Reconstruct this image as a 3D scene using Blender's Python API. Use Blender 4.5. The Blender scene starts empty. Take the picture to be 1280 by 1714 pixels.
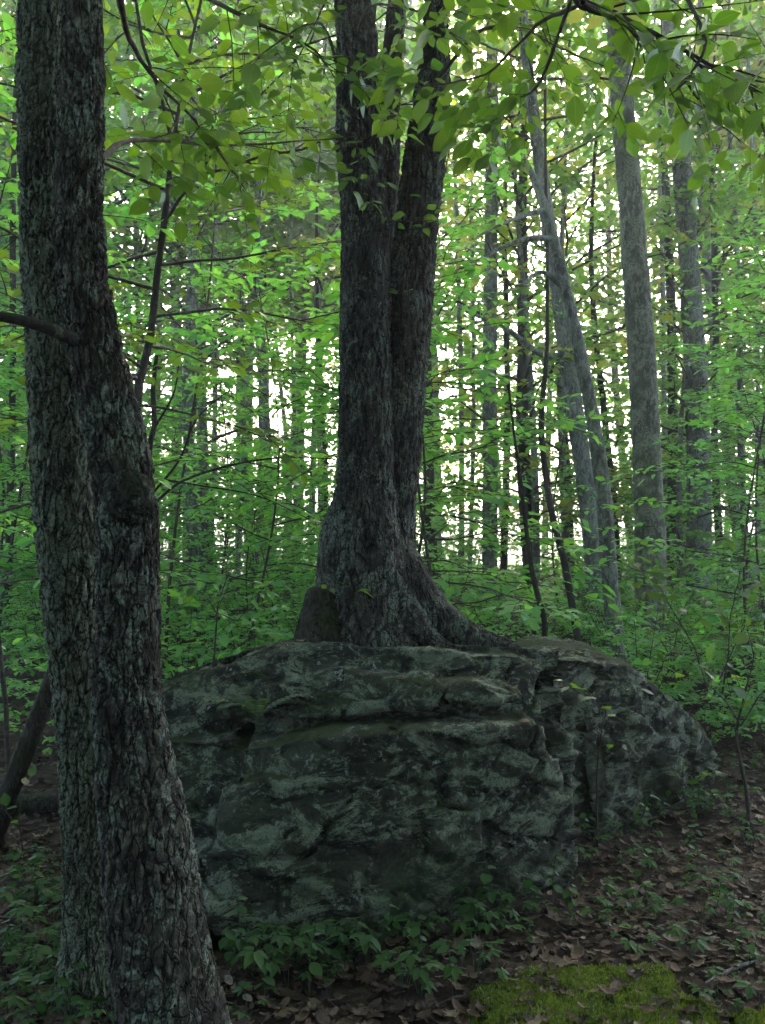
import bpy, bmesh, math, random
import numpy as np
from mathutils import Vector, Matrix

# ------------------------------------------------------------------ camera, sky, sun, exposure
SC = bpy.context.scene
COL = SC.collection
EYE = 1.5
F = 1455.0                      # focal length in photo pixels (1280 x 1714)
TILT = math.radians(2.0)
cam_d = bpy.data.cameras.new('camera')
cam_d.sensor_fit = 'VERTICAL'
cam_d.sensor_height = 24.0
cam_d.lens = 24.0 * F / 1714.0
cam_d.clip_start = 0.05
cam_d.clip_end = 3000
cam = bpy.data.objects.new('camera', cam_d)
COL.objects.link(cam)
cam.location = (0, 0, EYE)
cam.rotation_euler = (math.pi / 2 + TILT, 0, 0)
SC.camera = cam

SUN_AZ, SUN_EL = math.radians(12), math.radians(37)
world = bpy.data.worlds.new('World')
SC.world = world
world.use_nodes = True
wn = world.node_tree.nodes
wl = world.node_tree.links
bg = wn['Background']
sky = wn.new('ShaderNodeTexSky')
sky.sky_type = 'NISHITA'
sky.sun_disc = False
sky.sun_elevation = SUN_EL
sky.sun_rotation = SUN_AZ
sky.air_density = 1.0
sky.dust_density = 4.0
sky.ozone_density = 0.4
wl.new(sky.outputs[0], bg.inputs[0])
bg.inputs[1].default_value = 0.08

sun_d = bpy.data.lights.new('sun', 'SUN')
sun_d.energy = 1.5
sun_d.angle = math.radians(14)
sun_d.color = (1.0, 0.86, 0.66)
sun = bpy.data.objects.new('sun', sun_d)
COL.objects.link(sun)
sdir = Vector((math.sin(SUN_AZ) * math.cos(SUN_EL), math.cos(SUN_AZ) * math.cos(SUN_EL), math.sin(SUN_EL)))
sun.rotation_euler = sdir.to_track_quat('Z', 'Y').to_euler()
sun.location = sdir * 200

SC.view_settings.view_transform = 'Standard'
SC.view_settings.look = 'None'
SC.view_settings.exposure = 3.75
SC.view_settings.gamma = 1.0
SC.view_settings.use_curve_mapping = False
SC.render.engine = 'CYCLES'
cy = SC.cycles
cy.use_denoising = True
cy.denoiser = 'OPENIMAGEDENOISE'
cy.denoising_input_passes = 'RGB_ALBEDO_NORMAL'
cy.max_bounces = 4
cy.diffuse_bounces = 2
cy.glossy_bounces = 1
cy.transmission_bounces = 3
cy.volume_bounces = 0
cy.caustics_reflective = False
cy.caustics_refractive = False
cy.sample_clamp_indirect = 4.0
cy.use_adaptive_sampling = True
cy.adaptive_threshold = 0.05
cy.debug_use_spatial_splits = True

# ------------------------------------------------------------------ projection helpers (photo pixel + depth -> point in the place)
RNG = np.random.default_rng(7)
ct, st = math.cos(TILT), math.sin(TILT)


def P(px, py, d):
    a, b = (px - 640) / F, (857 - py) / F
    x, y, z = a, ct - b * st, st + b * ct
    k = d / y
    return np.array((x * k, d, EYE + z * k))


# ------------------------------------------------------------------ numpy noise
_perm = np.random.default_rng(3).permutation(256)
_perm = np.concatenate([_perm, _perm, _perm])
_grad = np.random.default_rng(4).normal(size=(256, 3))
_grad /= np.linalg.norm(_grad, axis=1, keepdims=True)


def _hash(i, j, k):
    return _perm[_perm[_perm[i & 255] + (j & 255)] + (k & 255)]


def perlin(p):
    p = np.asarray(p, float)
    i = np.floor(p).astype(int)
    f = p - i
    u = f * f * f * (f * (f * 6 - 15) + 10)
    out = 0
    for dx in (0, 1):
        wx = u[:, 0] if dx else 1 - u[:, 0]
        for dy in (0, 1):
            wy = u[:, 1] if dy else 1 - u[:, 1]
            for dz in (0, 1):
                wz = u[:, 2] if dz else 1 - u[:, 2]
                g = _grad[_hash(i[:, 0] + dx, i[:, 1] + dy, i[:, 2] + dz)]
                out = out + wx * wy * wz * (g[:, 0] * (f[:, 0] - dx) + g[:, 1] * (f[:, 1] - dy) + g[:, 2] * (f[:, 2] - dz))
    return out * 1.6


def fbm(p, octaves=4):
    s, a = 0, 0.5
    p = np.asarray(p, float)
    for o in range(octaves):
        s = s + a * perlin(p * (2.03 ** o) + o * 17.3)
        a *= 0.5
    return s


_cell = np.random.default_rng(5).random((256, 3))


def worley(p):
    p = np.asarray(p, float)
    i = np.floor(p).astype(int)
    f1 = np.full(len(p), 9.0)
    f2 = np.full(len(p), 9.0)
    cid = np.zeros(len(p), int)
    for dx in (-1, 0, 1):
        for dy in (-1, 0, 1):
            for dz in (-1, 0, 1):
                c = i + (dx, dy, dz)
                h = _hash(c[:, 0], c[:, 1], c[:, 2])
                d = np.linalg.norm(c + _cell[h] - p, axis=1)
                near = d < f1
                f2 = np.where(near, f1, np.minimum(f2, d))
                cid = np.where(near, h, cid)
                f1 = np.where(near, d, f1)
    return f1, f2, cid


def ground_z(x, y):
    x = np.asarray(x, float)
    y = np.asarray(y, float)
    p = np.stack([x.ravel() * 0.28, y.ravel() * 0.28, np.zeros(x.size)], 1)
    z = 0.16 * fbm(p, 2).reshape(x.shape)
    p2 = np.stack([x.ravel() * 1.6, y.ravel() * 1.6, np.ones(x.size)], 1)
    z = z + 0.05 * perlin(p2).reshape(x.shape)
    z = z + 0.25 * np.clip((x - 1.5) / 6, 0, 1) * np.clip((y - 4) / 6, 0, 1)
    r = np.hypot(x, y)
    z = z - 0.00035 * np.clip(r - 30, 0, 200) ** 2 * (r < 230) - 14.0 * (r >= 230)
    return z


def gz(x, y):
    return float(ground_z(np.array([x]), np.array([y]))[0])


def PG(px, py):
    d = EYE * F / max(py - 908, 8)
    for _ in range(6):
        p = P(px, py, d)
        h = EYE - gz(p[0], d)
        d = h * F / max(py - 908, 8)
    p = P(px, py, d)
    return np.array((p[0], d, gz(p[0], d)))


# ------------------------------------------------------------------ object helpers
def mesh_np(name, V, quads=None, tris=None, smooth=False, attrs=None, face_attrs=None):
    me = bpy.data.meshes.new(name)
    V = np.asarray(V, np.float32)
    nq = 0 if quads is None else len(quads)
    nt = 0 if tris is None else len(tris)
    me.vertices.add(len(V))
    me.vertices.foreach_set('co', V.ravel())
    loops = []
    if nq:
        loops.append(np.asarray(quads, np.int32).ravel())
    if nt:
        loops.append(np.asarray(tris, np.int32).ravel())
    loops = np.concatenate(loops)
    me.loops.add(len(loops))
    me.loops.foreach_set('vertex_index', loops)
    me.polygons.add(nq + nt)
    starts = np.concatenate([np.arange(nq) * 4, nq * 4 + np.arange(nt) * 3]).astype(np.int32)
    me.polygons.foreach_set('loop_start', starts)
    if smooth:
        me.polygons.foreach_set('use_smooth', np.ones(nq + nt, bool))
    me.update(calc_edges=True)
    for k, a in (attrs or {}).items():
        at = me.attributes.new(k, 'FLOAT', 'POINT')
        at.data.foreach_set('value', np.asarray(a, np.float32))
    for k, a in (face_attrs or {}).items():
        at = me.attributes.new(k, 'FLOAT', 'FACE')
        at.data.foreach_set('value', np.asarray(a, np.float32))
    return me


def obj(name, me, mat=None, parent=None):
    o = bpy.data.objects.new(name, me)
    COL.objects.link(o)
    if mat is not None and me is not None and not me.materials:
        me.materials.append(mat)
    if parent is not None:
        o.parent = parent
    return o


def thing(name, label, cat, loc, group=None, rz=0.0):
    o = bpy.data.objects.new(name, None)
    COL.objects.link(o)
    o.empty_display_size = 0.1
    o.location = [float(c) for c in loc]
    o.rotation_euler = (0, 0, rz)
    o['label'] = label
    o['category'] = cat
    if group:
        o['group'] = group
    return o


def clone(root, loc, rz=0.0, scale=1.0, label=None, group=None, tilt=(0, 0)):
    r = root.copy()
    COL.objects.link(r)
    r.location = [float(c) for c in loc]
    r.rotation_euler = (tilt[0], tilt[1], rz)
    r.scale = (scale, scale, scale) if not hasattr(scale, '__len__') else scale
    if label:
        r['label'] = label
    if group:
        r['group'] = group
    for ch in list(root.children):
        c = ch.copy()
        COL.objects.link(c)
        c.parent = r
        for g in list(ch.children):
            d = g.copy()
            COL.objects.link(d)
            d.parent = c
    return r


def catmull(pts, n):
    """resample control rows (any columns) with a Catmull-Rom curve at n points"""
    pts = np.asarray(pts, float)
    q = np.vstack([2 * pts[0] - pts[1], pts, 2 * pts[-1] - pts[-2]])
    t = np.linspace(0, len(pts) - 1 - 1e-9, n)
    i = np.floor(t).astype(int)
    f = (t - i)[:, None]
    p0, p1, p2, p3 = q[i], q[i + 1], q[i + 2], q[i + 3]
    return 0.5 * (2 * p1 + (p2 - p0) * f + (2 * p0 - 5 * p1 + 4 * p2 - p3) * f ** 2 + (3 * p1 - p0 - 3 * p2 + p3) * f ** 3)


def norm(v):
    v = np.asarray(v, float)
    return v / (np.linalg.norm(v, axis=-1, keepdims=True) + 1e-12)


def tube_np(path, rad, n=6, cap=True):
    path = np.asarray(path, float)
    m = len(path)
    rad = np.broadcast_to(np.asarray(rad, float), (m,))
    tan = norm(np.gradient(path, axis=0))
    ref = np.array((0, 0, 1.0)) if abs(tan[:, 2]).mean() < 0.8 else np.array((1.0, 0, 0))
    a = norm(np.cross(tan, ref))
    b = np.cross(tan, a)
    th = np.linspace(0, 2 * math.pi, n, endpoint=False)
    V = path[:, None, :] + rad[:, None, None] * (np.cos(th)[None, :, None] * a[:, None, :] + np.sin(th)[None, :, None] * b[:, None, :])
    V = V.reshape(-1, 3)
    i = np.arange(m - 1)[:, None] * n
    j = np.arange(n)[None, :]
    j2 = (j + 1) % n
    Q = np.stack([i + j, i + j2, i + n + j2, i + n + j], -1).reshape(-1, 4)
    return V, Q


class Bag:
    """collects tubes for one mesh"""
    def __init__(s):
        s.V, s.Q, s.n = [], [], 0

    def tube(s, path, rad, n=5):
        V, Q = tube_np(path, rad, n)
        s.V.append(V)
        s.Q.append(Q + s.n)
        s.n += len(V)

    def mesh(s, name, smooth=True):
        return mesh_np(name, np.concatenate(s.V), np.concatenate(s.Q), smooth=smooth)


# ------------------------------------------------------------------ materials
def new_mat(name):
    m = bpy.data.materials.new(name)
    m.use_nodes = True
    nt = m.node_tree
    nt.nodes.clear()
    out = nt.nodes.new('ShaderNodeOutputMaterial')
    return m, nt, out


def N(nt, kind, **kw):
    n = nt.nodes.new(kind)
    for k, v in kw.items():
        if k.startswith('i_'):
            key = k[2:]
            key = int(key) if key.isdigit() else key.replace('_', ' ')
            n.inputs[key].default_value = v
        else:
            setattr(n, k, v)
    return n


def ramp(nt, src, stops):
    r = nt.nodes.new('ShaderNodeValToRGB')
    e = r.color_ramp.elements
    while len(e) < len(stops):
        e.new(0.5)
    for el, (p, c) in zip(e, stops):
        el.position = p
        el.color = (c, c, c, 1) if not hasattr(c, '__len__') else (*c, 1)
    nt.links.new(src, r.inputs[0])
    return r.outputs[0]


def mixc(nt, fac, a, b, mode='MIX'):
    m = nt.nodes.new('ShaderNodeMix')
    m.data_type = 'RGBA'
    m.blend_type = mode
    for s, v in ((m.inputs[0], fac), (m.inputs[6], a), (m.inputs[7], b)):
        if hasattr(v, 'is_linked'):
            nt.links.new(v, s)
        elif hasattr(v, '__len__'):
            s.default_value = (*v, 1)
        else:
            s.default_value = v
    return m.outputs[2]


def noise_tex(nt, co, scale, detail=4, rough=0.55, stretch=None, dist=0.0):
    if stretch:
        mp = N(nt, 'ShaderNodeMapping')
        mp.inputs['Scale'].default_value = stretch
        nt.links.new(co, mp.inputs[0])
        co = mp.outputs[0]
    n = N(nt, 'ShaderNodeTexNoise')
    n.inputs['Scale'].default_value = scale
    n.inputs['Detail'].default_value = detail
    n.inputs['Roughness'].default_value = rough
    n.inputs['Distortion'].default_value = dist
    nt.links.new(co, n.inputs['Vector'])
    return n.outputs[0]


def bark_mat(name, dark, light, lichen, amount, scale=1.0, bump=0.6, lichen2=None, moss=None, flake=0.5, furrow=True, tall=0.3):
    """dark fissured bark, cracked into small pale flakes, with crusts of lichen"""
    m, nt, out = new_mat(name)
    co = N(nt, 'ShaderNodeTexCoord').outputs['Object']
    # wander the coordinates a little so that nothing runs ruler straight
    wn_ = N(nt, 'ShaderNodeTexNoise')
    wn_.inputs['Scale'].default_value = 11 * scale
    wn_.inputs['Detail'].default_value = 4
    nt.links.new(co, wn_.inputs['Vector'])
    wv = N(nt, 'ShaderNodeVectorMath', operation='MULTIPLY_ADD')
    nt.links.new(wn_.outputs['Color'], wv.inputs[0])
    wv.inputs[1].default_value = (0.05, 0.05, 0.10)
    nt.links.new(co, wv.inputs[2])
    wco = wv.outputs[0]

    def vor(sc, z, feature='F1'):
        mp = N(nt, 'ShaderNodeMapping')
        mp.inputs['Scale'].default_value = (1, 1, z)
        nt.links.new(wco, mp.inputs[0])
        v = N(nt, 'ShaderNodeTexVoronoi')
        v.feature = feature
        v.inputs['Scale'].default_value = sc * scale
        nt.links.new(mp.outputs[0], v.inputs['Vector'])
        return v
    grain = noise_tex(nt, wco, 42 * scale, 6, 0.75, (1, 1, tall * 0.7), 0.3)
    big = noise_tex(nt, co, 3.5 * scale, 3, 0.5, (1, 1, 0.6))
    c = mixc(nt, ramp(nt, grain, [(0.36, 0.0), (0.66, 1.0)]), dark, light)
    v1 = vor(62, tall * 1.3)
    bw = N(nt, 'ShaderNodeRGBToBW')
    nt.links.new(v1.outputs['Color'], bw.inputs[0])
    fine = noise_tex(nt, co, 130 * scale, 4, 0.7, (1, 1, 0.6))
    fl = mixc(nt, 1.0, ramp(nt, bw.outputs[0], [(0.55, 0.0), (0.72, flake)]), ramp(nt, fine, [(0.38, 0.0), (0.58, 1.0)]), 'MULTIPLY')
    c = mixc(nt, fl, c, [1.9 * k for k in light])
    c = mixc(nt, ramp(nt, big, [(0.42, 0.0), (0.65, 0.6)]), c, [0.6 * k for k in dark])
    lm = noise_tex(nt, co, 6 * scale, 6, 0.75, (1, 1, 0.7), 0.8)
    ln = noise_tex(nt, co, 85 * scale, 4, 0.75)
    lo = 0.62 - amount
    lmask = mixc(nt, 1.0, ramp(nt, lm, [(lo, 0.0), (lo + 0.07, 1.0)]), ramp(nt, ln, [(0.42, 0.0), (0.56, 1.0)]), 'MULTIPLY')
    c = mixc(nt, lmask, c, lichen)
    if lichen2:
        l2 = noise_tex(nt, co, 30 * scale, 5, 0.8, (1, 1, 0.8), 0.3)
        c = mixc(nt, ramp(nt, l2, [(0.59, 0.0), (0.63, 0.85)]), c, lichen2)
    if moss:
        mm = noise_tex(nt, co, 4 * scale, 5, 0.7)
        c = mixc(nt, ramp(nt, mm, [(0.5, 0.0), (0.6, 0.85)]), c, moss)
    h = mixc(nt, 0.4, mixc(nt, 0.45, grain, bw.outputs[0]), fine)
    if furrow:
        # cracks between the plates
        ed = vor(38, tall * 0.75, 'DISTANCE_TO_EDGE')
        crack = ramp(nt, ed.outputs['Distance'], [(0.01, 0.9), (0.09, 0.0)])
        c = mixc(nt, crack, c, [0.35 * k for k in dark])
        h = mixc(nt, crack, h, (0.0, 0.0, 0.0))
    b = N(nt, 'ShaderNodeBump')
    b.inputs['Strength'].default_value = bump
    b.inputs['Distance'].default_value = 0.022
    nt.links.new(h, b.inputs['Height'])
    p = N(nt, 'ShaderNodeBsdfPrincipled')
    p.inputs['Roughness'].default_value = 0.9
    p.inputs['Specular IOR Level'].default_value = 0.2
    nt.links.new(c, p.inputs['Base Color'])
    nt.links.new(b.outputs[0], p.inputs['Normal'])
    nt.links.new(p.outputs[0], out.inputs[0])
    return m


def leaf_mat(name, a, b, ta, tb, gloss=0.06, rough=0.45, vary_obj=True, vein=False, transl=0.5, gain=1.7):
    m, nt, out = new_mat(name)
    at = N(nt, 'ShaderNodeAttribute', attribute_name='rnd')
    oi = N(nt, 'ShaderNodeObjectInfo')
    f = at.outputs['Fac']
    if vary_obj:
        ad = N(nt, 'ShaderNodeMath', operation='ADD')
        mu = N(nt, 'ShaderNodeMath', operation='MULTIPLY')
        mu.inputs[1].default_value = 0.55
        nt.links.new(oi.outputs['Random'], mu.inputs[0])
        m2 = N(nt, 'ShaderNodeMath', operation='MULTIPLY')
        m2.inputs[1].default_value = 0.6
        nt.links.new(f, m2.inputs[0])
        nt.links.new(mu.outputs[0], ad.inputs[0])
        nt.links.new(m2.outputs[0], ad.inputs[1])
        f = ad.outputs[0]
    a, b, ta, tb = ([min(0.9, k * gain) for k in q] for q in (a, b, ta, tb))   # halved again by the mix below
    c1 = mixc(nt, f, a, b)
    c2 = mixc(nt, f, ta, tb)
    if vein:
        # midrib and side veins, in the leaf's own coordinates (x along, y across)
        sp = N(nt, 'ShaderNodeSeparateXYZ')
        nt.links.new(N(nt, 'ShaderNodeTexCoord').outputs['Object'], sp.inputs[0])
        ab = N(nt, 'ShaderNodeMath', operation='ABSOLUTE')
        nt.links.new(sp.outputs[1], ab.inputs[0])
        k1 = N(nt, 'ShaderNodeMath', operation='MULTIPLY_ADD')
        k1.inputs[1].default_value = -0.9
        nt.links.new(ab.outputs[0], k1.inputs[0])
        nt.links.new(sp.outputs[0], k1.inputs[2])
        k2 = N(nt, 'ShaderNodeMath', operation='MULTIPLY')
        k2.inputs[1].default_value = 62.0
        nt.links.new(k1.outputs[0], k2.inputs[0])
        k3 = N(nt, 'ShaderNodeMath', operation='SINE')
        nt.links.new(k2.outputs[0], k3.inputs[0])
        vs = ramp(nt, k3.outputs[0], [(0.86, 0.0), (0.97, 0.35)])
        vm = ramp(nt, ab.outputs[0], [(0.008, 0.6), (0.02, 0.0)])
        vv = mixc(nt, 1.0, vs, vm, 'LIGHTEN')
        c1 = mixc(nt, vv, c1, (0.16, 0.25, 0.08))
        c2 = mixc(nt, vv, c2, (0.10, 0.22, 0.03))
    d = N(nt, 'ShaderNodeBsdfDiffuse')
    t = N(nt, 'ShaderNodeBsdfTranslucent')
    g = N(nt, 'ShaderNodeBsdfGlossy')
    g.inputs['Roughness'].default_value = rough
    g.inputs['Color'].default_value = (0.9, 0.95, 1.0, 1)
    nt.links.new(c1, d.inputs[0])
    nt.links.new(c2, t.inputs[0])
    mx = N(nt, 'ShaderNodeMixShader')
    mx.inputs[0].default_value = transl
    nt.links.new(d.outputs[0], mx.inputs[1])
    nt.links.new(t.outputs[0], mx.inputs[2])
    fr = N(nt, 'ShaderNodeFresnel')
    fr.inputs[0].default_value = 1.38
    ml = N(nt, 'ShaderNodeMath', operation='MULTIPLY_ADD')
    ml.inputs[1].default_value = 0.22
    ml.inputs[2].default_value = gloss * 0.3
    nt.links.new(fr.outputs[0], ml.inputs[0])
    mn = N(nt, 'ShaderNodeMath', operation='MINIMUM')
    mn.inputs[1].default_value = 0.09
    nt.links.new(ml.outputs[0], mn.inputs[0])
    mx2 = N(nt, 'ShaderNodeMixShader')
    nt.links.new(mn.outputs[0], mx2.inputs[0])
    nt.links.new(mx.outputs[0], mx2.inputs[1])
    nt.links.new(g.outputs[0], mx2.inputs[2])
    nt.links.new(mx2.outputs[0], out.inputs[0])
    return m


def matte(name, a, b, scale, bump=0.3, attr=None, rough=0.9):
    m, nt, out = new_mat(name)
    co = N(nt, 'ShaderNodeTexCoord').outputs['Object']
    n = noise_tex(nt, co, scale, 5, 0.65)
    c = mixc(nt, ramp(nt, n, [(0.35, 0.0), (0.65, 1.0)]), a, b)
    p = N(nt, 'ShaderNodeBsdfPrincipled')
    p.inputs['Roughness'].default_value = rough
    p.inputs['Specular IOR Level'].default_value = 0.2
    bp = N(nt, 'ShaderNodeBump')
    bp.inputs['Strength'].default_value = bump
    bp.inputs['Distance'].default_value = 0.01
    nt.links.new(n, bp.inputs['Height'])
    nt.links.new(bp.outputs[0], p.inputs['Normal'])
    nt.links.new(c, p.inputs['Base Color'])
    nt.links.new(p.outputs[0], out.inputs[0])
    return m


M = {}
M['bark_near'] = bark_mat('bark_forked', (0.014, 0.0135, 0.0115), (0.060, 0.058, 0.046), (0.17, 0.22, 0.175), 0.115, 1.0, 1.0, lichen2=(0.13, 0.142, 0.12), flake=1.0)
M['bark_lichen'] = bark_mat('bark_forked_lichen', (0.022, 0.025, 0.018), (0.085, 0.095, 0.066), (0.16, 0.205, 0.145), 0.21, 1.1, 1.0, lichen2=(0.16, 0.19, 0.14), flake=0.8)
M['bark_burl'] = bark_mat('bark_burl', (0.010, 0.011, 0.008), (0.035, 0.042, 0.026), (0.10, 0.13, 0.10), 0.14, 1.6, 1.0, moss=(0.016, 0.026, 0.010))
M['bark_mid'] = bark_mat('bark_boulder_tree', (0.0125, 0.012, 0.0105), (0.054, 0.053, 0.043), (0.11, 0.145, 0.112), 0.125, 1.0, 1.0, lichen2=(0.085, 0.092, 0.078), flake=0.7, tall=0.16)
M['bark_pale'] = bark_mat('bark_pale', (0.035, 0.037, 0.029), (0.125, 0.13, 0.10), (0.17, 0.19, 0.135), 0.16, 0.6, 0.7, lichen2=(0.20, 0.215, 0.17), moss=(0.045, 0.055, 0.035), flake=1.0, furrow=False)
M['bark_grey'] = bark_mat('bark_grey', (0.042, 0.044, 0.040), (0.15, 0.155, 0.142), (0.19, 0.215, 0.18), 0.12, 0.7, 0.7, lichen2=(0.18, 0.195, 0.175), flake=0.8, furrow=False)
M['bark_dark'] = bark_mat('bark_dark', (0.016, 0.015, 0.013), (0.048, 0.044, 0.036), (0.07, 0.085, 0.055), 0.03, 1.3, 0.6, furrow=False)
M['bark_moss'] = bark_mat('bark_mossy', (0.014, 0.0125, 0.010), (0.042, 0.038, 0.030), (0.06, 0.072, 0.05), 0.06, 1.3, 0.8, moss=(0.022, 0.034, 0.009))
M['twig'] = matte('twig_bark', (0.022, 0.019, 0.016), (0.07, 0.06, 0.05), 30)
M['dead'] = matte('dead_twig', (0.09, 0.085, 0.08), (0.2, 0.19, 0.18), 30)
M['leaf_near'] = leaf_mat('leaf_near', (0.034, 0.090, 0.022), (0.065, 0.130, 0.026), (0.10, 0.27, 0.012), (0.20, 0.36, 0.018), 0.06, 0.42, gain=0.7, transl=0.6)
M['leaf_single'] = leaf_mat('leaf_single', (0.034, 0.090, 0.022), (0.065, 0.130, 0.026), (0.10, 0.27, 0.012), (0.20, 0.36, 0.018), 0.10, 0.38, vein=True, gain=0.7, transl=0.6)
M['leaf_mid'] = leaf_mat('leaf_mid', (0.030, 0.115, 0.036), (0.062, 0.150, 0.040), (0.075, 0.29, 0.030), (0.155, 0.355, 0.034), 0.05, 0.5, gain=1.8)
M['leaf_far'] = leaf_mat('leaf_far', (0.040, 0.115, 0.034), (0.085, 0.155, 0.036), (0.085, 0.26, 0.028), (0.175, 0.345, 0.030), 0.04, 0.55, gain=1.15)
M['leaf_yellow'] = leaf_mat('leaf_yellow', (0.070, 0.120, 0.028), (0.130, 0.150, 0.030), (0.20, 0.30, 0.03), (0.36, 0.36, 0.03), 0.04, 0.55, gain=1.35)
M['leaf_ground'] = leaf_mat('leaf_ground', (0.022, 0.085, 0.020), (0.050, 0.125, 0.024), (0.04, 0.16, 0.02), (0.09, 0.24, 0.025), 0.02, 0.55, gain=0.75)
M['fern'] = leaf_mat('fern_leaf', (0.03, 0.075, 0.028), (0.05, 0.10, 0.03), (0.05, 0.12, 0.03), (0.08, 0.16, 0.03), 0.04, 0.6, gain=0.7)
M['litter'] = None


def litter_mat():
    m, nt, out = new_mat('fallen_leaf')
    at = N(nt, 'ShaderNodeAttribute', attribute_name='rnd')
    oi = N(nt, 'ShaderNodeObjectInfo')
    ad = N(nt, 'ShaderNodeMath', operation='ADD')
    nt.links.new(at.outputs['Fac'], ad.inputs[0])
    nt.links.new(oi.outputs['Random'], ad.inputs[1])
    fr = N(nt, 'ShaderNodeMath', operation='FRACT')
    nt.links.new(ad.outputs[0], fr.inputs[0])
    c = ramp(nt, fr.outputs[0], [(0.0, (0.012, 0.009, 0.007)), (0.35, (0.034, 0.019, 0.011)), (0.65, (0.062, 0.040, 0.024)), (0.9, (0.095, 0.070, 0.046)), (1.0, (0.17, 0.145, 0.11))])
    co = N(nt, 'ShaderNodeTexCoord').outputs['Object']
    n = noise_tex(nt, co, 60, 3, 0.6)
    c = mixc(nt, ramp(nt, n, [(0.4, 0.0), (0.75, 0.6)]), c, (0.022, 0.016, 0.011))
    p = N(nt, 'ShaderNodeBsdfPrincipled')
    p.inputs['Roughness'].default_value = 0.7
    p.inputs['Specular IOR Level'].default_value = 0.25
    nt.links.new(c, p.inputs['Base Color'])
    nt.links.new(p.outputs[0], out.inputs[0])
    return m


M['litter'] = litter_mat()


def rock_mat():
    m, nt, out = new_mat('lichened_rock')
    co = N(nt, 'ShaderNodeTexCoord').outputs['Object']
    a = noise_tex(nt, co, 2.6, 6, 0.65, (1, 1, 1.5), 0.5)
    b = noise_tex(nt, co, 5.5, 9, 0.78, (1, 1, 1.5), 0.6)
    s = noise_tex(nt, co, 75, 5, 0.75)
    c = mixc(nt, ramp(nt, a, [(0.38, 0.0), (0.62, 1.0)]), (0.014, 0.017, 0.011), (0.042, 0.050, 0.034))
    crust = mixc(nt, 1.0, ramp(nt, b, [(0.48, 0.0), (0.53, 1.0)]), ramp(nt, s, [(0.36, 0.1), (0.52, 1.0)]), 'MULTIPLY')
    c = mixc(nt, crust, c, (0.155, 0.19, 0.135))
    c = mixc(nt, ramp(nt, s, [(0.54, 0.0), (0.66, 0.8)]), c, (0.013, 0.014, 0.012))
    b2 = noise_tex(nt, co, 5, 8, 0.8, (1, 1, 1.8), 0.8)
    c = mixc(nt, ramp(nt, b2, [(0.515, 0.0), (0.56, 0.95)]), c, (0.007, 0.0085, 0.006))
    w = noise_tex(nt, co, 19, 6, 0.8, None, 0.3)
    c = mixc(nt, ramp(nt, w, [(0.60, 0.0), (0.63, 0.9)]), c, (0.22, 0.25, 0.225))
    g = noise_tex(nt, co, 3.4, 5, 0.65)
    c = mixc(nt, ramp(nt, g, [(0.54, 0.0), (0.66, 0.5)]), c, (0.030, 0.048, 0.024))
    at = N(nt, 'ShaderNodeAttribute', attribute_name='moss')
    mn = noise_tex(nt, co, 90, 3, 0.6)
    mc = mixc(nt, mn, (0.005, 0.011, 0.002), (0.026, 0.044, 0.006))
    c = mixc(nt, at.outputs['Fac'], c, mc)
    bp = N(nt, 'ShaderNodeBump')
    bp.inputs['Strength'].default_value = 1.0
    bp.inputs['Distance'].default_value = 0.035
    h = mixc(nt, 0.45, b, s)
    nt.links.new(h, bp.inputs['Height'])
    p = N(nt, 'ShaderNodeBsdfPrincipled')
    p.inputs['Roughness'].default_value = 0.92
    p.inputs['Specular IOR Level'].default_value = 0.25
    nt.links.new(c, p.inputs['Base Color'])
    nt.links.new(bp.outputs[0], p.inputs['Normal'])
    nt.links.new(p.outputs[0], out.inputs[0])
    return m


M['rock'] = rock_mat()
M['moss'] = matte('moss', (0.024, 0.040, 0.004), (0.08, 0.105, 0.008), 22, 0.6)
M['moss_tuft'] = leaf_mat('moss_tuft', (0.034, 0.058, 0.005), (0.10, 0.13, 0.008), (0.05, 0.09, 0.006), (0.11, 0.15, 0.008), 0.02, 0.7)


def ground_mat():
    m, nt, out = new_mat('forest_floor')
    co = N(nt, 'ShaderNodeTexCoord').outputs['Object']
    a = noise_tex(nt, co, 14, 6, 0.7)
    v = N(nt, 'ShaderNodeTexVoronoi')
    v.inputs['Scale'].default_value = 17
    nt.links.new(co, v.inputs['Vector'])
    cell = ramp(nt, v.outputs['Color'], [(0.0, (0.012, 0.009, 0.007)), (0.5, (0.032, 0.023, 0.016)), (1.0, (0.07, 0.053, 0.038))])
    c = mixc(nt, ramp(nt, a, [(0.4, 0.0), (0.6, 1.0)]), (0.012, 0.009, 0.007), cell)
    bp = N(nt, 'ShaderNodeBump')
    bp.inputs['Strength'].default_value = 0.8
    bp.inputs['Distance'].default_value = 0.03
    nt.links.new(a, bp.inputs['Height'])
    p = N(nt, 'ShaderNodeBsdfPrincipled')
    p.inputs['Roughness'].default_value = 0.95
    p.inputs['Specular IOR Level'].default_value = 0.15
    nt.links.new(c, p.inputs['Base Color'])
    nt.links.new(bp.outputs[0], p.inputs['Normal'])
    nt.links.new(p.outputs[0], out.inputs[0])
    return m


M['ground'] = ground_mat()

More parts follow.
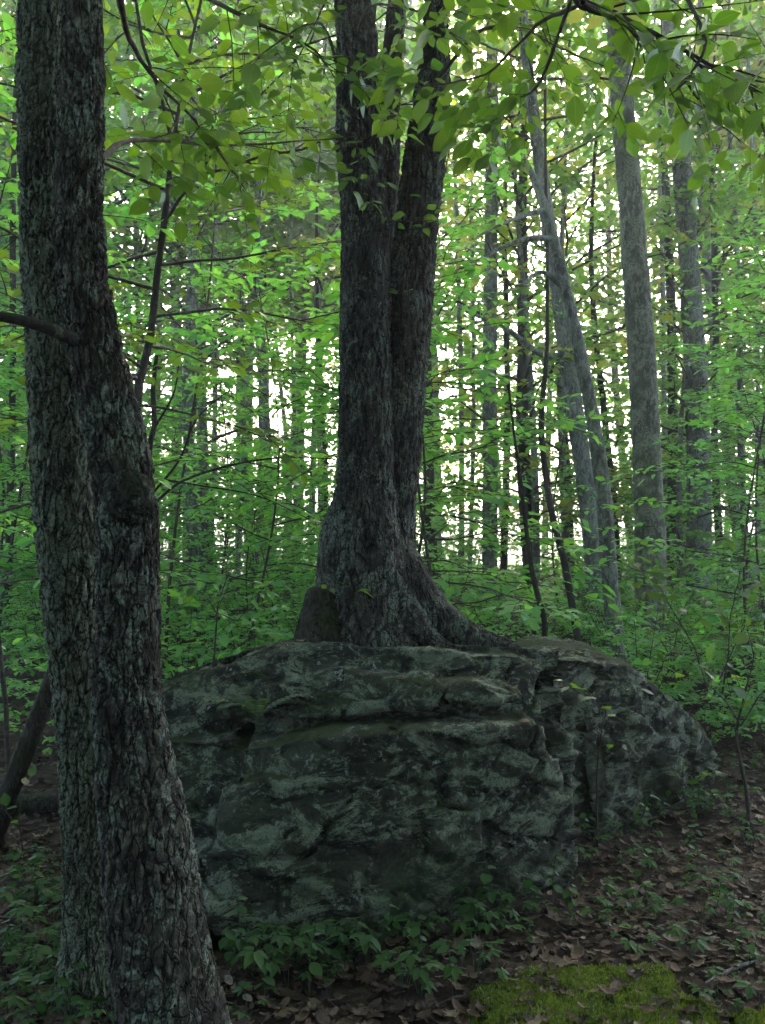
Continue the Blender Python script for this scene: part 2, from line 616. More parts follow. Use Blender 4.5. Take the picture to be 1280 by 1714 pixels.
# ------------------------------------------------------------------ ground
def make_ground():
    u = np.linspace(-1, 1, 241)
    g1 = np.sign(u) * (7 * np.abs(u) + 600 * np.abs(u) ** 6)
    X, Y = np.meshgrid(g1, g1 + 6)
    Z = ground_z(X, Y)
    n = len(u)
    V = np.stack([X, Y, Z], -1).reshape(-1, 3)
    V[:, 2] += 0.012 * perlin(V * (7, 7, 0)) * (np.hypot(V[:, 0], V[:, 1]) < 15)
    i, j = np.meshgrid(np.arange(n - 1), np.arange(n - 1), indexing='ij')
    q = np.stack([i * n + j, i * n + j + 1, (i + 1) * n + j + 1, (i + 1) * n + j], -1).reshape(-1, 4)
    o = obj('ground', mesh_np('ground', V, q, smooth=True), M['ground'])
    o['kind'] = 'structure'
    o['label'] = 'forest floor of dark soil under brown leaf litter'
    return o


ground = make_ground()

# ------------------------------------------------------------------ boulder
def hull(bm, pts):
    vs = [bm.verts.new(p) for p in pts]
    r = bmesh.ops.convex_hull(bm, input=vs)
    bad = [e for e in r['geom_interior'] if isinstance(e, bmesh.types.BMVert)]
    if bad:
        bmesh.ops.delete(bm, geom=list(set(bad)), context='VERTS')


def slab(bm, front, depth, zlow=None, back_rise=0.0, back_shrink=0.0):
    """convex block: front-face points (px, py, d) and the same outline pushed back by depth"""
    f = [P(*p) for p in front]
    c = np.mean(f, 0)
    b = []
    for q in f:
        w = q + np.array((0, depth, back_rise))
        w[0] += (c[0] - q[0]) * back_shrink
        b.append(w)
    pts = f + b
    if zlow is not None:
        pts = pts + [np.array((q[0], q[1], zlow)) for q in f + b if q[2] < zlow + 0.35]
    hull(bm, [tuple(p) for p in pts])


def make_boulder():
    bm = bmesh.new()
    # front lower block, its top edge is the ledge
    slab(bm, [(402, 1246, 3.66), (540, 1236, 3.60), (700, 1226, 3.62), (893, 1212, 3.78), (925, 1290, 3.80), (968, 1395, 3.90), (945, 1470, 3.84),
              (780, 1525, 3.48), (540, 1580, 3.24), (400, 1600, 3.2), (350, 1500, 3.34), (400, 1380, 3.50)], 1.5, -0.25)
    # upper slab, set back above the ledge
    slab(bm, [(392, 1100, 4.15), (470, 1076, 4.25), (560, 1080, 4.15), (700, 1088, 4.1), (870, 1094, 4.15), (905, 1110, 4.2), (905, 1196, 4.02),
              (800, 1192, 3.98), (690, 1198, 3.94), (520, 1208, 3.92), (400, 1214, 3.96), (380, 1150, 4.05)], 1.6, None, -0.16)
    # bulging middle of the upper slab
    slab(bm, [(560, 1120, 3.98), (720, 1130, 3.94), (740, 1150, 3.86), (720, 1190, 3.84), (560, 1200, 3.84), (430, 1204, 3.88), (440, 1150, 3.98)], 0.8)
    slab(bm, [(735, 1145, 3.90), (800, 1138, 3.88), (880, 1165, 3.92), (860, 1180, 3.86), (760, 1176, 3.82)], 0.7)
    # core filling behind the ledge
    slab(bm, [(420, 1190, 4.25), (950, 1150, 4.42), (960, 1390, 4.42), (420, 1450, 4.0)], 1.4, -0.25)
    # left blocks
    slab(bm, [(262, 1150, 4.1), (330, 1118, 4.15), (386, 1110, 4.1), (390, 1205, 3.92), (335, 1222, 3.86), (262, 1226, 3.9)], 1.5, None, -0.22)
    slab(bm, [(262, 1240, 3.82), (392, 1230, 3.78), (398, 1300, 3.70), (386, 1370, 3.62), (300, 1420, 3.58), (240, 1420, 3.7)], 1.7)
    slab(bm, [(240, 1436, 3.66), (318, 1432, 3.50), (368, 1395, 3.58), (376, 1440, 3.44), (330, 1560, 3.26), (250, 1560, 3.4)], 1.6, -0.25)
    # left shoulder of the top
    slab(bm, [(268, 1142, 4.5), (350, 1104, 4.55), (420, 1082, 4.6), (480, 1072, 4.7), (480, 1200, 4.5), (268, 1200, 4.4)], 1.2, None, -0.28)
    # right block, running back
    slab(bm, [(890, 1104, 4.45), (960, 1100, 4.6), (1050, 1114, 4.9), (1102, 1150, 5.05), (1165, 1206, 5.25), (1196, 1262, 5.4), (1186, 1308, 5.36),
              (1118, 1368, 4.86), (1020, 1386, 4.62), (930, 1392, 4.48), (905, 1230, 4.40)], 1.2, -0.25, 0.0, 0.12)
    slab(bm, [(1000, 1130, 4.72), (1060, 1135, 4.85), (1090, 1230, 4.92), (1070, 1330, 4.72), (1000, 1370, 4.5), (975, 1250, 4.5)], 0.9, -0.2)
    # top cap under the tree
    slab(bm, [(440, 1078, 4.4), (560, 1072, 4.4), (760, 1074, 4.4), (940, 1088, 4.5), (940, 1140, 4.4), (440, 1140, 4.4)], 1.2, None, -0.12)
    me = bpy.data.meshes.new('boulder_chunks')
    bm.to_mesh(me)
    bm.free()
    tmp = bpy.data.objects.new('tmp', me)
    COL.objects.link(tmp)
    md = tmp.modifiers.new('r', 'REMESH')
    md.mode = 'VOXEL'
    md.voxel_size = 0.0135
    sm = tmp.modifiers.new('s', 'SMOOTH')
    sm.iterations = 2
    sm.factor = 0.5
    dg = bpy.context.evaluated_depsgraph_get()
    ev = bpy.data.meshes.new_from_object(tmp.evaluated_get(dg))
    bpy.data.objects.remove(tmp)
    n = len(ev.vertices)
    V = np.empty(n * 3, np.float32)
    ev.vertices.foreach_get('co', V)
    V = V.reshape(-1, 3).astype(float)
    nn = np.empty(n * 3, np.float32)
    ev.vertices.foreach_get('normal', nn)
    nn = nn.reshape(-1, 3).astype(float)
    # relief: facets, tilted strata, pits
    warp = np.stack([fbm(V * 2.1 + k * 31, 3) for k in range(3)], 1)
    f1, f2, cid = worley(V * (2.2, 2.2, 4.2) + warp * 0.6)
    side = np.clip(1.15 - np.abs(nn[:, 2]), 0.25, 1)
    d = 0.095 * (_cell[cid, 0] - 0.5) * np.clip((f2 - f1) * 14, 0, 1)
    d -= 0.035 * np.exp(-((f2 - f1) / 0.05) ** 2)
    s = V[:, 2] * 6.5 + 0.5 * V[:, 0] + 1.8 * warp[:, 0]
    fr = s - np.floor(s)
    d += 0.045 * (fr - 0.5) - 0.018 * np.exp(-(fr / 0.08) ** 2)
    d *= side * 0.8
    g1, g2, gid = worley(V * (8, 8, 12) + warp * 1.5)
    d += 0.013 * (_cell[gid, 1] - 0.5) * np.clip((g2 - g1) * 8, 0, 1) * side
    d += 0.045 * fbm(V * 2.2, 2) + 0.018 * fbm(V * (8, 8, 13), 4) + 0.010 * fbm(V * 30, 3)
    pit = perlin(V * (11, 11, 15) + 5)
    d -= 0.03 * np.clip(pit - 0.42, 0, 1) * side
    V2 = V + nn * d[:, None]
    ev.vertices.foreach_set('co', V2.astype(np.float32).ravel())
    ev.update()
    ev.vertices.foreach_get('normal', nn2 := np.empty(n * 3, np.float32))
    nn2 = nn2.reshape(-1, 3)
    mnoise = fbm(V * 3.1 + 9, 4)
    up = np.clip((nn2[:, 2] - 0.55) * 3, 0, 1)
    # moss grows in patches on the ledges and top
    moss = up * np.clip((mnoise + 0.0 + 0.10 * (V[:, 2] > 0.62)) * 6, 0, 1)
    top = (V[:, 2] > 0.9)
    bare = np.exp(-((V[:, 0] + 0.1) / 0.55) ** 2) * top
    moss *= 1 - 0.95 * np.clip(bare * 1.5, 0, 1)
    low = np.clip((0.35 - V[:, 2]) * 3, 0, 1) * np.clip((fbm(V * 4 + 3, 4) - 0.02) * 6, 0, 1) * 0.6
    moss = np.clip(np.maximum(moss, low), 0, 1)
    at = ev.attributes.new('moss', 'FLOAT', 'POINT')
    at.data.foreach_set('value', moss.astype(np.float32))
    ev.polygons.foreach_set('use_smooth', np.ones(len(ev.polygons), bool))
    ev.name = 'boulder'
    global ROCKN
    ROCKN = nn2.copy()
    ev.materials.clear()
    base = np.array((0.1, 4.4, 0.0))
    ev.transform(Matrix.Translation(-Vector(base)))
    o = obj('boulder', ev, M['rock'])
    o.location = base
    o['label'] = 'huge ledged grey boulder crusted with lichen and moss carrying a tree'
    o['category'] = 'boulder'
    return o, V2


boulder, ROCKV = make_boulder()


def rock_top(x, y, r=0.05):
    k = (np.abs(ROCKV[:, 0] - x) < r) & (np.abs(ROCKV[:, 1] - y) < r)
    return float(ROCKV[k, 2].max()) if k.any() else gz(x, y)


def on_rock(x, y):
    k = (np.abs(ROCKV[:, 0] - x) < 0.04) & (np.abs(ROCKV[:, 1] - y) < 0.04)
    return bool(k.any() and ROCKV[k, 2].max() > gz(x, y) + 0.03)


# ------------------------------------------------------------------ barked stems
def stem_np(ctrl, fine, coarse_to=None, nth=80, depth=0.012, freq=(26, 4.5), flare=None, seed=0, lump=None, wob=0.05):
    """ctrl rows: x,y,z,r.  fine = ring spacing.  flare(theta, z_above_base) -> radius factor"""
    ctrl = np.asarray(ctrl, float)
    dense = catmull(ctrl, 400)
    seg = np.linalg.norm(np.diff(dense[:, :3], axis=0), axis=1)
    s = np.concatenate([[0], np.cumsum(seg)])
    total = s[-1]
    if coarse_to is None:
        ss = np.arange(0, total, fine)
    else:
        ss = np.concatenate([np.arange(0, min(coarse_to, total), fine), np.arange(coarse_to, total, fine * 8)])
    C = np.stack([np.interp(ss, s, dense[:, k]) for k in range(4)], 1)
    path, rad = C[:, :3], C[:, 3]
    m = len(path)
    tan = norm(np.gradient(path, axis=0))
    a = norm(np.cross(tan, np.array((0, 1.0, 0))))
    b = np.cross(tan, a)
    th = np.linspace(0, 2 * math.pi, nth, endpoint=False)
    TH, S = np.meshgrid(th, ss)
    R = np.repeat(rad[:, None], nth, 1)
    rm = float(np.mean(rad))
    q = np.stack([np.cos(TH) * rm, np.sin(TH) * rm, S], -1).reshape(-1, 3) + seed * 13.7
    wv = np.stack([fbm(q * 6 + k * 9, 2) for k in range(2)], 1) * 0.03
    q2 = q.copy()
    q2[:, :2] += wv
    f1, f2, cid = worley(q2 * (freq[0], freq[0], freq[1]))
    ridge = np.clip((f2 - f1) * 3.4, 0, 1) ** 0.7
    g1, g2, gid = worley(q2 * (freq[0] * 2.1, freq[0] * 2.1, freq[1] * 3.2) + 7)
    fine_r = np.clip((g2 - g1) * 3.0, 0, 1)
    h = depth * (ridge - 0.7) * (0.7 + 0.6 * _cell[cid, 0]) + depth * 0.42 * (fine_r - 0.6) * (0.4 + _cell[gid, 1])
    h += 0.25 * depth * fbm(q * (60, 60, 25), 2)
    big = wob * rm * 2.2 * fbm(q * (5, 5, 2.2), 3)
    R = R + (h + big).reshape(R.shape)
    if flare is not None:
        R = R * flare(TH, S)
    if lump is not None:
        R = R + lump(TH, S)
    V = path[:, None, :] + R[..., None] * (np.cos(TH)[..., None] * a[:, None, :] + np.sin(TH)[..., None] * b[:, None, :])
    V = V.reshape(-1, 3)
    i = np.arange(m - 1)[:, None] * nth
    j = np.arange(nth)[None, :]
    j2 = (j + 1) % nth
    Q = np.stack([i + j, i + j2, i + nth + j2, i + nth + j], -1).reshape(-1, 4)
    return V, Q


def merge(parts):
    Vs, Qs, n = [], [], 0
    for V, Q in parts:
        Vs.append(V)
        Qs.append(Q + n)
        n += len(V)
    return np.concatenate(Vs), np.concatenate(Qs)


def ctrl_px(rows, d):
    """rows: (px, py, width_px[, depth]) -> x,y,z,r"""
    out = []
    for r in rows:
        dd = r[3] if len(r) > 3 else d
        p = P(r[0], r[1], dd)
        out.append((*p, 0.5 * r[2] / F * dd))
    return out


# ------------------------------------------------------------------ leaves
T_OVATE = np.array([(0, 0, 0), (0.16, 0.17, 0.05), (0.42, 0.27, 0.075), (0.72, 0.17, 0.045), (1.0, 0, -0.05), (0.72, -0.17, 0.045), (0.42, -0.27, 0.075), (0.16, -0.17, 0.05), (0.42, 0, 0.0), (0.72, 0, -0.01)])
Q_OVATE = np.array([(0, 8, 2, 1), (8, 9, 3, 2), (0, 7, 6, 8), (8, 6, 5, 9), (9, 4, 3, 3), (9, 5, 4, 4)])
_xs = np.array([0.0, 0.07, 0.18, 0.32, 0.47, 0.62, 0.77, 0.89, 1.0])
_ws = np.array([0.0, 0.11, 0.21, 0.275, 0.285, 0.25, 0.165, 0.07, 0.0])
T_NEAR = np.concatenate([np.stack([_xs + 0.02 * (k != 0) * (_ws > 0), k * _ws, 0.16 * abs(k) * _ws + 0.018 * abs(k) * np.sin(9 * _xs + k) - 0.03 * _xs], 1) for k in (-1, 0, 1)])
_i = np.arange(8)
Q_NEAR = np.concatenate([np.stack([_i + 9 * c, _i + 1 + 9 * c, _i + 10 + 9 * c, _i + 9 + 9 * c], 1) for c in (0, 1)])
T_MID = np.array([(0, 0, 0), (0.32, 0.27, 0.06), (0.72, 0.19, 0.03), (1.0, 0, -0.06), (0.72, -0.19, 0.03), (0.32, -0.27, 0.06)])
Q_MID = np.array([(0, 3, 2, 1), (3, 0, 5, 4)])
T_FAR = np.array([(0, 0, 0), (0.5, 0.33, 0.05), (1.0, 0, -0.05), (0.5, -0.33, 0.05)])
Q_FAR = np.array([(0, 3, 2, 1)])
# three-lobed maple outline
T_MAPLE = np.array([(0, 0, 0), (0.10, 0.26, 0.03), (0.36, 0.46, 0.0), (0.42, 0.20, 0.04), (0.62, 0.26, 0.03), (1.0, 0, -0.06), (0.62, -0.26, 0.03), (0.42, -0.20, 0.04), (0.36, -0.46, 0.0), (0.10, -0.26, 0.03)])
Q_MAPLE = np.array([(0, 3, 2, 1), (0, 5, 4, 3), (0, 7, 6, 5), (0, 9, 8, 7)])


def stamp(pos, axis, nrm, size, T, Q, rnd=None):
    pos, axis, nrm = np.asarray(pos), norm(axis), np.asarray(nrm)
    side = norm(np.cross(nrm, axis))
    nrm = np.cross(axis, side)
    size = np.asarray(size)[:, None, None]
    V = pos[:, None, :] + size * (T[None, :, 0:1] * axis[:, None, :] + T[None, :, 1:2] * side[:, None, :] + T[None, :, 2:3] * nrm[:, None, :])
    k = len(T)
    Qs = (np.arange(len(pos))[:, None, None] * k + Q[None]).reshape(-1, 4)
    if rnd is None:
        rnd = RNG.random(len(pos))
    return V.reshape(-1, 3), Qs, np.repeat(rnd, len(Q))


def leaf_mesh(name, L, T, Q, mat):
    pos, ax, nr, sz = (np.array(c) for c in zip(*L)) if isinstance(L, list) else L
    V, Qs, r = stamp(pos, ax, nr, sz, T, Q)
    deg = Qs[:, 2] == Qs[:, 3]
    if deg.any():
        me = mesh_np(name, V, Qs[~deg], Qs[deg][:, :3], smooth=True, face_attrs={'rnd': np.concatenate([r[~deg], r[deg]])})
    else:
        me = mesh_np(name, V, Qs, smooth=False, face_attrs={'rnd': r})
    me.materials.append(mat)
    return me


UP = np.array((0, 0, 1.0))


def rot(v, axis, ang):
    axis = norm(axis)
    return v * math.cos(ang) + np.cross(axis, v) * math.sin(ang) + axis * np.dot(axis, v) * (1 - math.cos(ang))


def spray(rng, base, d, length, leaf, spacing=0.75, twigs=True, droop=0.25, jit=0.35, bag=None, r0=0.004, L=None, sub=0.5, nup=1.0, bare=0.15):
    """one flat leafy spray: a main axis, side twigs in its plane, alternating leaves"""
    d = norm(d)
    n = 6
    t = np.linspace(0, 1, n)
    bend = rng.normal(0, 0.12, 3)
    path = base + np.outer(t * length, d) + np.outer(t ** 2 * length, bend - droop * UP * 0.6)
    if bag is not None:
        bag.tube(path, r0 * (1 - 0.75 * t), 3)
    lines = [(path, bare)]
    if twigs:
        nt = max(2, int(length / 0.16))
        for k in range(nt):
            tt = 0.2 + 0.7 * (k + rng.random()) / nt
            p = np.array([np.interp(tt, t, path[:, c]) for c in range(3)])
            dd = norm(path[-1] - path[0])
            sd = norm(np.cross(dd, UP)) * (1 if k % 2 else -1)
            td = norm(dd * 0.75 + sd * (0.7 + 0.3 * rng.random()) + rng.normal(0, 0.16, 3))
            tl = length * sub * (1.05 - 0.6 * tt) * (0.7 + 0.5 * rng.random())
            tp = p + np.outer(t * tl, td) - np.outer(t ** 2 * tl * droop * 0.5, UP)
            if bag is not None:
                bag.tube(tp[::2], r0 * 0.5 * (1 - 0.6 * t[::2]), 3)
            lines.append((tp, 0.08))
    for path, b in lines:
        ln = np.linalg.norm(path[-1] - path[0])
        m = max(2, int(ln / (leaf * spacing)))
        for k in range(m):
            tt = b + (1 - b) * (k + 0.6) / m
            p = np.array([np.interp(tt, t, path[:, c]) for c in range(3)])
            dd = norm(path[-1] - path[0])
            sd = norm(np.cross(dd, UP) + rng.normal(0, 0.15, 3)) * (1 if k % 2 else -1)
            w = 0.25 if k == m - 1 else 0.9
            ax = norm(dd * 0.7 + sd * w + rng.normal(0, 0.22, 3) - UP * 0.22 * rng.random())
            nr = norm(UP * nup + rng.normal(0, jit, 3))
            L.append((p, ax, nr, leaf * (0.5 + 0.8 * rng.random())))


def crown(rng, H, z0, R, nbranch, leaf, spacing, spray_len, lean=0.2, per=7, droop=0.2, top=1.0, jit=0.4, bag=None, r0=0.02, shape='round', twig_wood=True, axis=None):
    L = []
    for k in range(nbranch):
        f = (k + rng.random()) / nbranch
        z = z0 + (H - z0) * f * top
        az = k * 2.39996 + rng.normal(0, 0.3)
        prof = math.sin(math.pi * min(1, 0.18 + 0.82 * f)) ** 0.7 if shape == 'round' else (1 - 0.75 * f)
        ln = R * max(0.25, prof) * (0.75 + 0.45 * rng.random())
        el = lean + 0.55 * f + rng.normal(0, 0.1)
        d = np.array((math.cos(az) * math.cos(el), math.sin(az) * math.cos(el), math.sin(el)))
        t = np.linspace(0, 1, 7)
        path = np.array((*(axis(z) if axis else (0, 0)), z)) + np.outer(t * ln, d) - np.outer(t ** 2 * ln * droop, UP) + np.cumsum(rng.normal(0, 0.05 * ln, (7, 3)), 0) * t[:, None]
        if bag is not None:
            bag.tube(path, r0 * (0.4 + 0.6 * ln / R) * (1 - 0.8 * t), 4)
        for s in range(per):
            tt = 0.22 + 0.78 * (s + rng.random()) / per
            p = np.array([np.interp(tt, t, path[:, c]) for c in range(3)])
            dd = norm(path[-1] - path[0])
            sd = norm(np.cross(dd, UP)) * (1 if s % 2 else -1)
            sdv = norm(dd * 0.7 + sd * (0.9 if s < per - 1 else 0.1) + rng.normal(0, 0.2, 3))
            spray(rng, p, sdv, spray_len * (0.6 + 0.7 * rng.random()), leaf, spacing, True, 0.25, jit, bag if twig_wood else None, 0.005, L)
    return L


# ================================================================== the forked tree close by
def crown_part(parent, seed, H, z0, R, nb, leaf, mat=None, per=6, off=(0, 0, 0)):
    rng = np.random.default_rng(seed)
    bag = Bag()
    L = crown(rng, H, z0, R, nb, leaf, 0.9, 0.7, per=per, bag=bag, r0=0.045)
    L = [(p + np.array(off), a, n, s) for p, a, n, s in L]
    bag.V = [v + np.array(off) for v in bag.V]
    c = obj('crown', leaf_mesh('crown', L, T_FAR, Q_FAR, M['leaf_mid']), None, parent)
    c['kind'] = 'stuff'
    obj('limbs', bag.mesh('limbs'), M['twig'], c)
    return c


def ind_leaf_meshes():
    out = []
    for k in range(5):
        T = T_NEAR.copy()
        T[:, 1] *= (0.95, 1.2, 1.05, 1.3, 0.9)[k]
        T[:, 2] *= (1.0, 1.8, 0.5, 1.4, 2.2)[k]
        T[:, 2] -= (0.12, 0.30, 0.02, 0.2, 0.08)[k] * T[:, 0] ** 2
        T[:, 1] += (0.06, -0.05, 0.0, 0.08, -0.07)[k] * T[:, 0] ** 2
        V = np.vstack([T, [(-0.16, 0.008, 0.01), (-0.16, -0.008, 0.01), (0.03, 0, 0.0)]])
        nV = len(V)
        me = mesh_np('leaf', V, Q_NEAR, np.array([(nV - 3, nV - 2, nV - 1)]), smooth=True, face_attrs={'rnd': np.full(len(Q_NEAR) + 1, k / 5)})
        me.materials.append(M['leaf_single'])
        out.append(me)
    return out


LEAFS = ind_leaf_meshes()


def put_leaves(L, parent, pick=None, meshes=None, limit=300):
    """each leaf an object of its own"""
    meshes = meshes or LEAFS
    for k, (p, ax, nr, s) in enumerate(L[:limit]):
        side = norm(np.cross(nr, ax))
        nn = np.cross(ax, side)
        mt = Matrix(((ax[0], side[0], nn[0]), (ax[1], side[1], nn[1]), (ax[2], side[2], nn[2])))
        o = bpy.data.objects.new('leaf', meshes[k % len(meshes)])
        COL.objects.link(o)
        o.parent = parent
        o.location = [float(c) for c in p]
        o.rotation_euler = mt.to_euler()
        o.scale = (float(s),) * 3


def leafy_branch(parent, base_off, path, r0, rng, leaf, nspray, slen, droop=0.3, start=0.25, jit=0.5, spacing=0.8, sub=0.5, nside=10, mat='twig', individual=True, twigs=True):
    """a branch part (path in place coordinates) with sprays; its leaves are children of the branch"""
    path = catmull(np.asarray(path, float), 24) - base_off
    bag = Bag()
    t = np.linspace(0, 1, len(path))
    wob = np.cumsum(rng.normal(0, r0 * 0.25, path.shape), 0)
    path = path + (wob - np.outer(t, wob[-1]))
    bag.tube(path, r0 * (1 - 0.8 * t) * (1 + 0.1 * rng.normal(size=len(t))), nside)
    L = []
    for s in range(nspray):
        tt = start + (1 - start) * (s + rng.random()) / nspray
        p = np.array([np.interp(tt, t, path[:, c]) for c in range(3)])
        dd = norm(path[-1] - path[0])
        sd = norm(np.cross(dd, UP)) * (1 if s % 2 else -1)
        sdv = norm(dd * 0.6 + sd * 0.8 * rng.random() + rng.normal(0, 0.3, 3))
        spray(rng, p, sdv, slen * (0.6 + 0.7 * rng.random()), leaf, spacing, twigs, droop, jit, bag, r0 * 0.3, L, sub)
    b = obj('branch', bag.mesh('branch'), M[mat], parent)
    return b, L


def forked_tree():
    base = np.array((*P(250, 1650, 2.55)[:2], 0.0))
    base[2] = gz(base[0], base[1])
    t = thing('forked_tree', 'lichen crusted twin trunk tree standing clear in front of the boulder', 'tree', base)
    front = ctrl_px([(330, 1880, 215, 2.46), (300, 1780, 190, 2.48), (282, 1690, 172, 2.5), (262, 1560, 158, 2.52), (246, 1430, 150, 2.53), (226, 1290, 128, 2.54), (213, 1150, 108, 2.55),
                     (214, 1000, 100, 2.55), (212, 860, 98, 2.55), (193, 720, 94, 2.55), (160, 590, 90, 2.56), (139, 470, 82, 2.57), (132, 330, 75, 2.58), (138, 180, 70, 2.58), (138, 20, 66, 2.58),
                     (136, -160, 62, 2.6), (120, -700, 55, 2.65), (100, -1800, 44, 2.8), (140, -3000, 22, 3.0)], 2.6)
    back = ctrl_px([(150, 1760, 130, 3.0), (152, 1640, 108, 2.97), (152, 1540, 88, 2.98), (146, 1400, 82, 2.92), (142, 1250, 86, 2.87), (132, 1080, 98, 2.83), (120, 920, 106, 2.80), (108, 760, 106, 2.77),
                    (97, 600, 100, 2.72), (82, 430, 86, 2.72), (73, 270, 78, 2.72), (70, 120, 78, 2.72), (68, -30, 76, 2.72), (60, -260, 70, 2.75), (20, -900, 60, 2.9), (-60, -2000, 44, 3.2), (-80, -3000, 22, 3.4)], 2.8)
    rf = random.Random(2)

    def lumpf(TH, S):
        # burl at about mid height, towards the viewer's right side, and the stub scar
        f = S
        return 0.014 * np.exp(-((f - 1.47) / 0.10) ** 2) * np.clip(np.cos(TH - 5.2), 0, 1) ** 2

    A = stem_np(front, 0.0060, 3.1, 150, 0.014, (46, 9), None, 1, lumpf, 0.06)
    B = stem_np(back, 0.0070, 3.3, 126, 0.014, (46, 9), None, 2, None, 0.06)
    o = obj('trunk', mesh_np('trunk', A[0] - base, A[1], smooth=True), M['bark_near'], t)
    o['label'] = 'darker front stem with fissured bark and a round burl'
    # round burl crusted with moss and lichen
    bl = P(214, 832, 2.475)
    th_, ph_ = np.meshgrid(np.linspace(0, 2 * math.pi, 40, endpoint=False), np.linspace(0.02, math.pi - 0.02, 24))
    dv = np.stack([np.sin(ph_) * np.cos(th_), np.sin(ph_) * np.sin(th_), np.cos(ph_)], -1).reshape(-1, 3)
    w1, w2, wc = worley(dv * 5 + 3)
    bv = bl + dv * (0.072, 0.05, 0.075) * (1 + 0.16 * (w2 - w1) + 0.22 * fbm(dv * 3, 3))[:, None]
    ii = np.arange(23)[:, None] * 40
    jj = np.arange(40)[None, :]
    bq = np.stack([ii + jj, ii + (jj + 1) % 40, ii + 40 + (jj + 1) % 40, ii + 40 + jj], -1).reshape(-1, 4)
    obj('burl', mesh_np('burl', bv - base, bq[:, ::-1], smooth=True), M['bark_burl'], o)
    o = obj('trunk', mesh_np('trunk', B[0] - base, B[1], smooth=True), M['bark_lichen'], t)
    o['label'] = 'rear stem grey green with lichen'
    rng = np.random.default_rng(11)
    # dark bare branch pushing out past the trunk
    bag = Bag()
    p = catmull([P(-120, 520, 2.35), P(0, 530, 2.4), P(60, 543, 2.42), P(110, 562, 2.45), P(150, 582, 2.6)], 20) - base
    bag.tube(p, np.interp(np.linspace(0, 1, 20), [0, 0.8, 1], [0.012, 0.020, 0.032]), 10)
    obj('branch', bag.mesh('branch'), M['bark_dark'], t)
    # slim branches with beech-like leaves
    total = []
    specs = [
        ([P(165, 268, 2.65), P(225, 232, 3.1), P(330, 236, 3.6), P(450, 240, 4.0), P(600, 228, 4.3)], 0.011, 9, 0.5, 0.14),
        ([P(190, -60, 2.7), P(215, 60, 3.1), P(262, 140, 3.4), P(335, 214, 3.7), P(420, 330, 4.2)], 0.013, 9, 0.55, 0.2),
        ([P(150, -220, 2.7), P(300, -40, 3.4), P(420, 30, 3.8), P(520, 80, 4.0), P(560, 130, 4.1)], 0.013, 10, 0.6, 0.2),
    ]
    for k, (path, r, ns, sl, st_) in enumerate(specs):
        b, L = leafy_branch(t, base, path, r, rng, 0.088, ns, sl, start=st_, jit=0.55)
        L = [l for l in L if True]
        rng.shuffle(L)
        take = L[:100]
        put_leaves(take, b)
        if len(L) > 100:
            fo = obj('foliage', leaf_mesh('foliage', L[100:], T_OVATE, Q_OVATE, M['leaf_near']), None, b)
            fo['kind'] = 'stuff'
    crown_part(t, 21, 13, 4.6, 4.2, 40, 0.15, off=(-0.4, 0.2, 0))
    return t


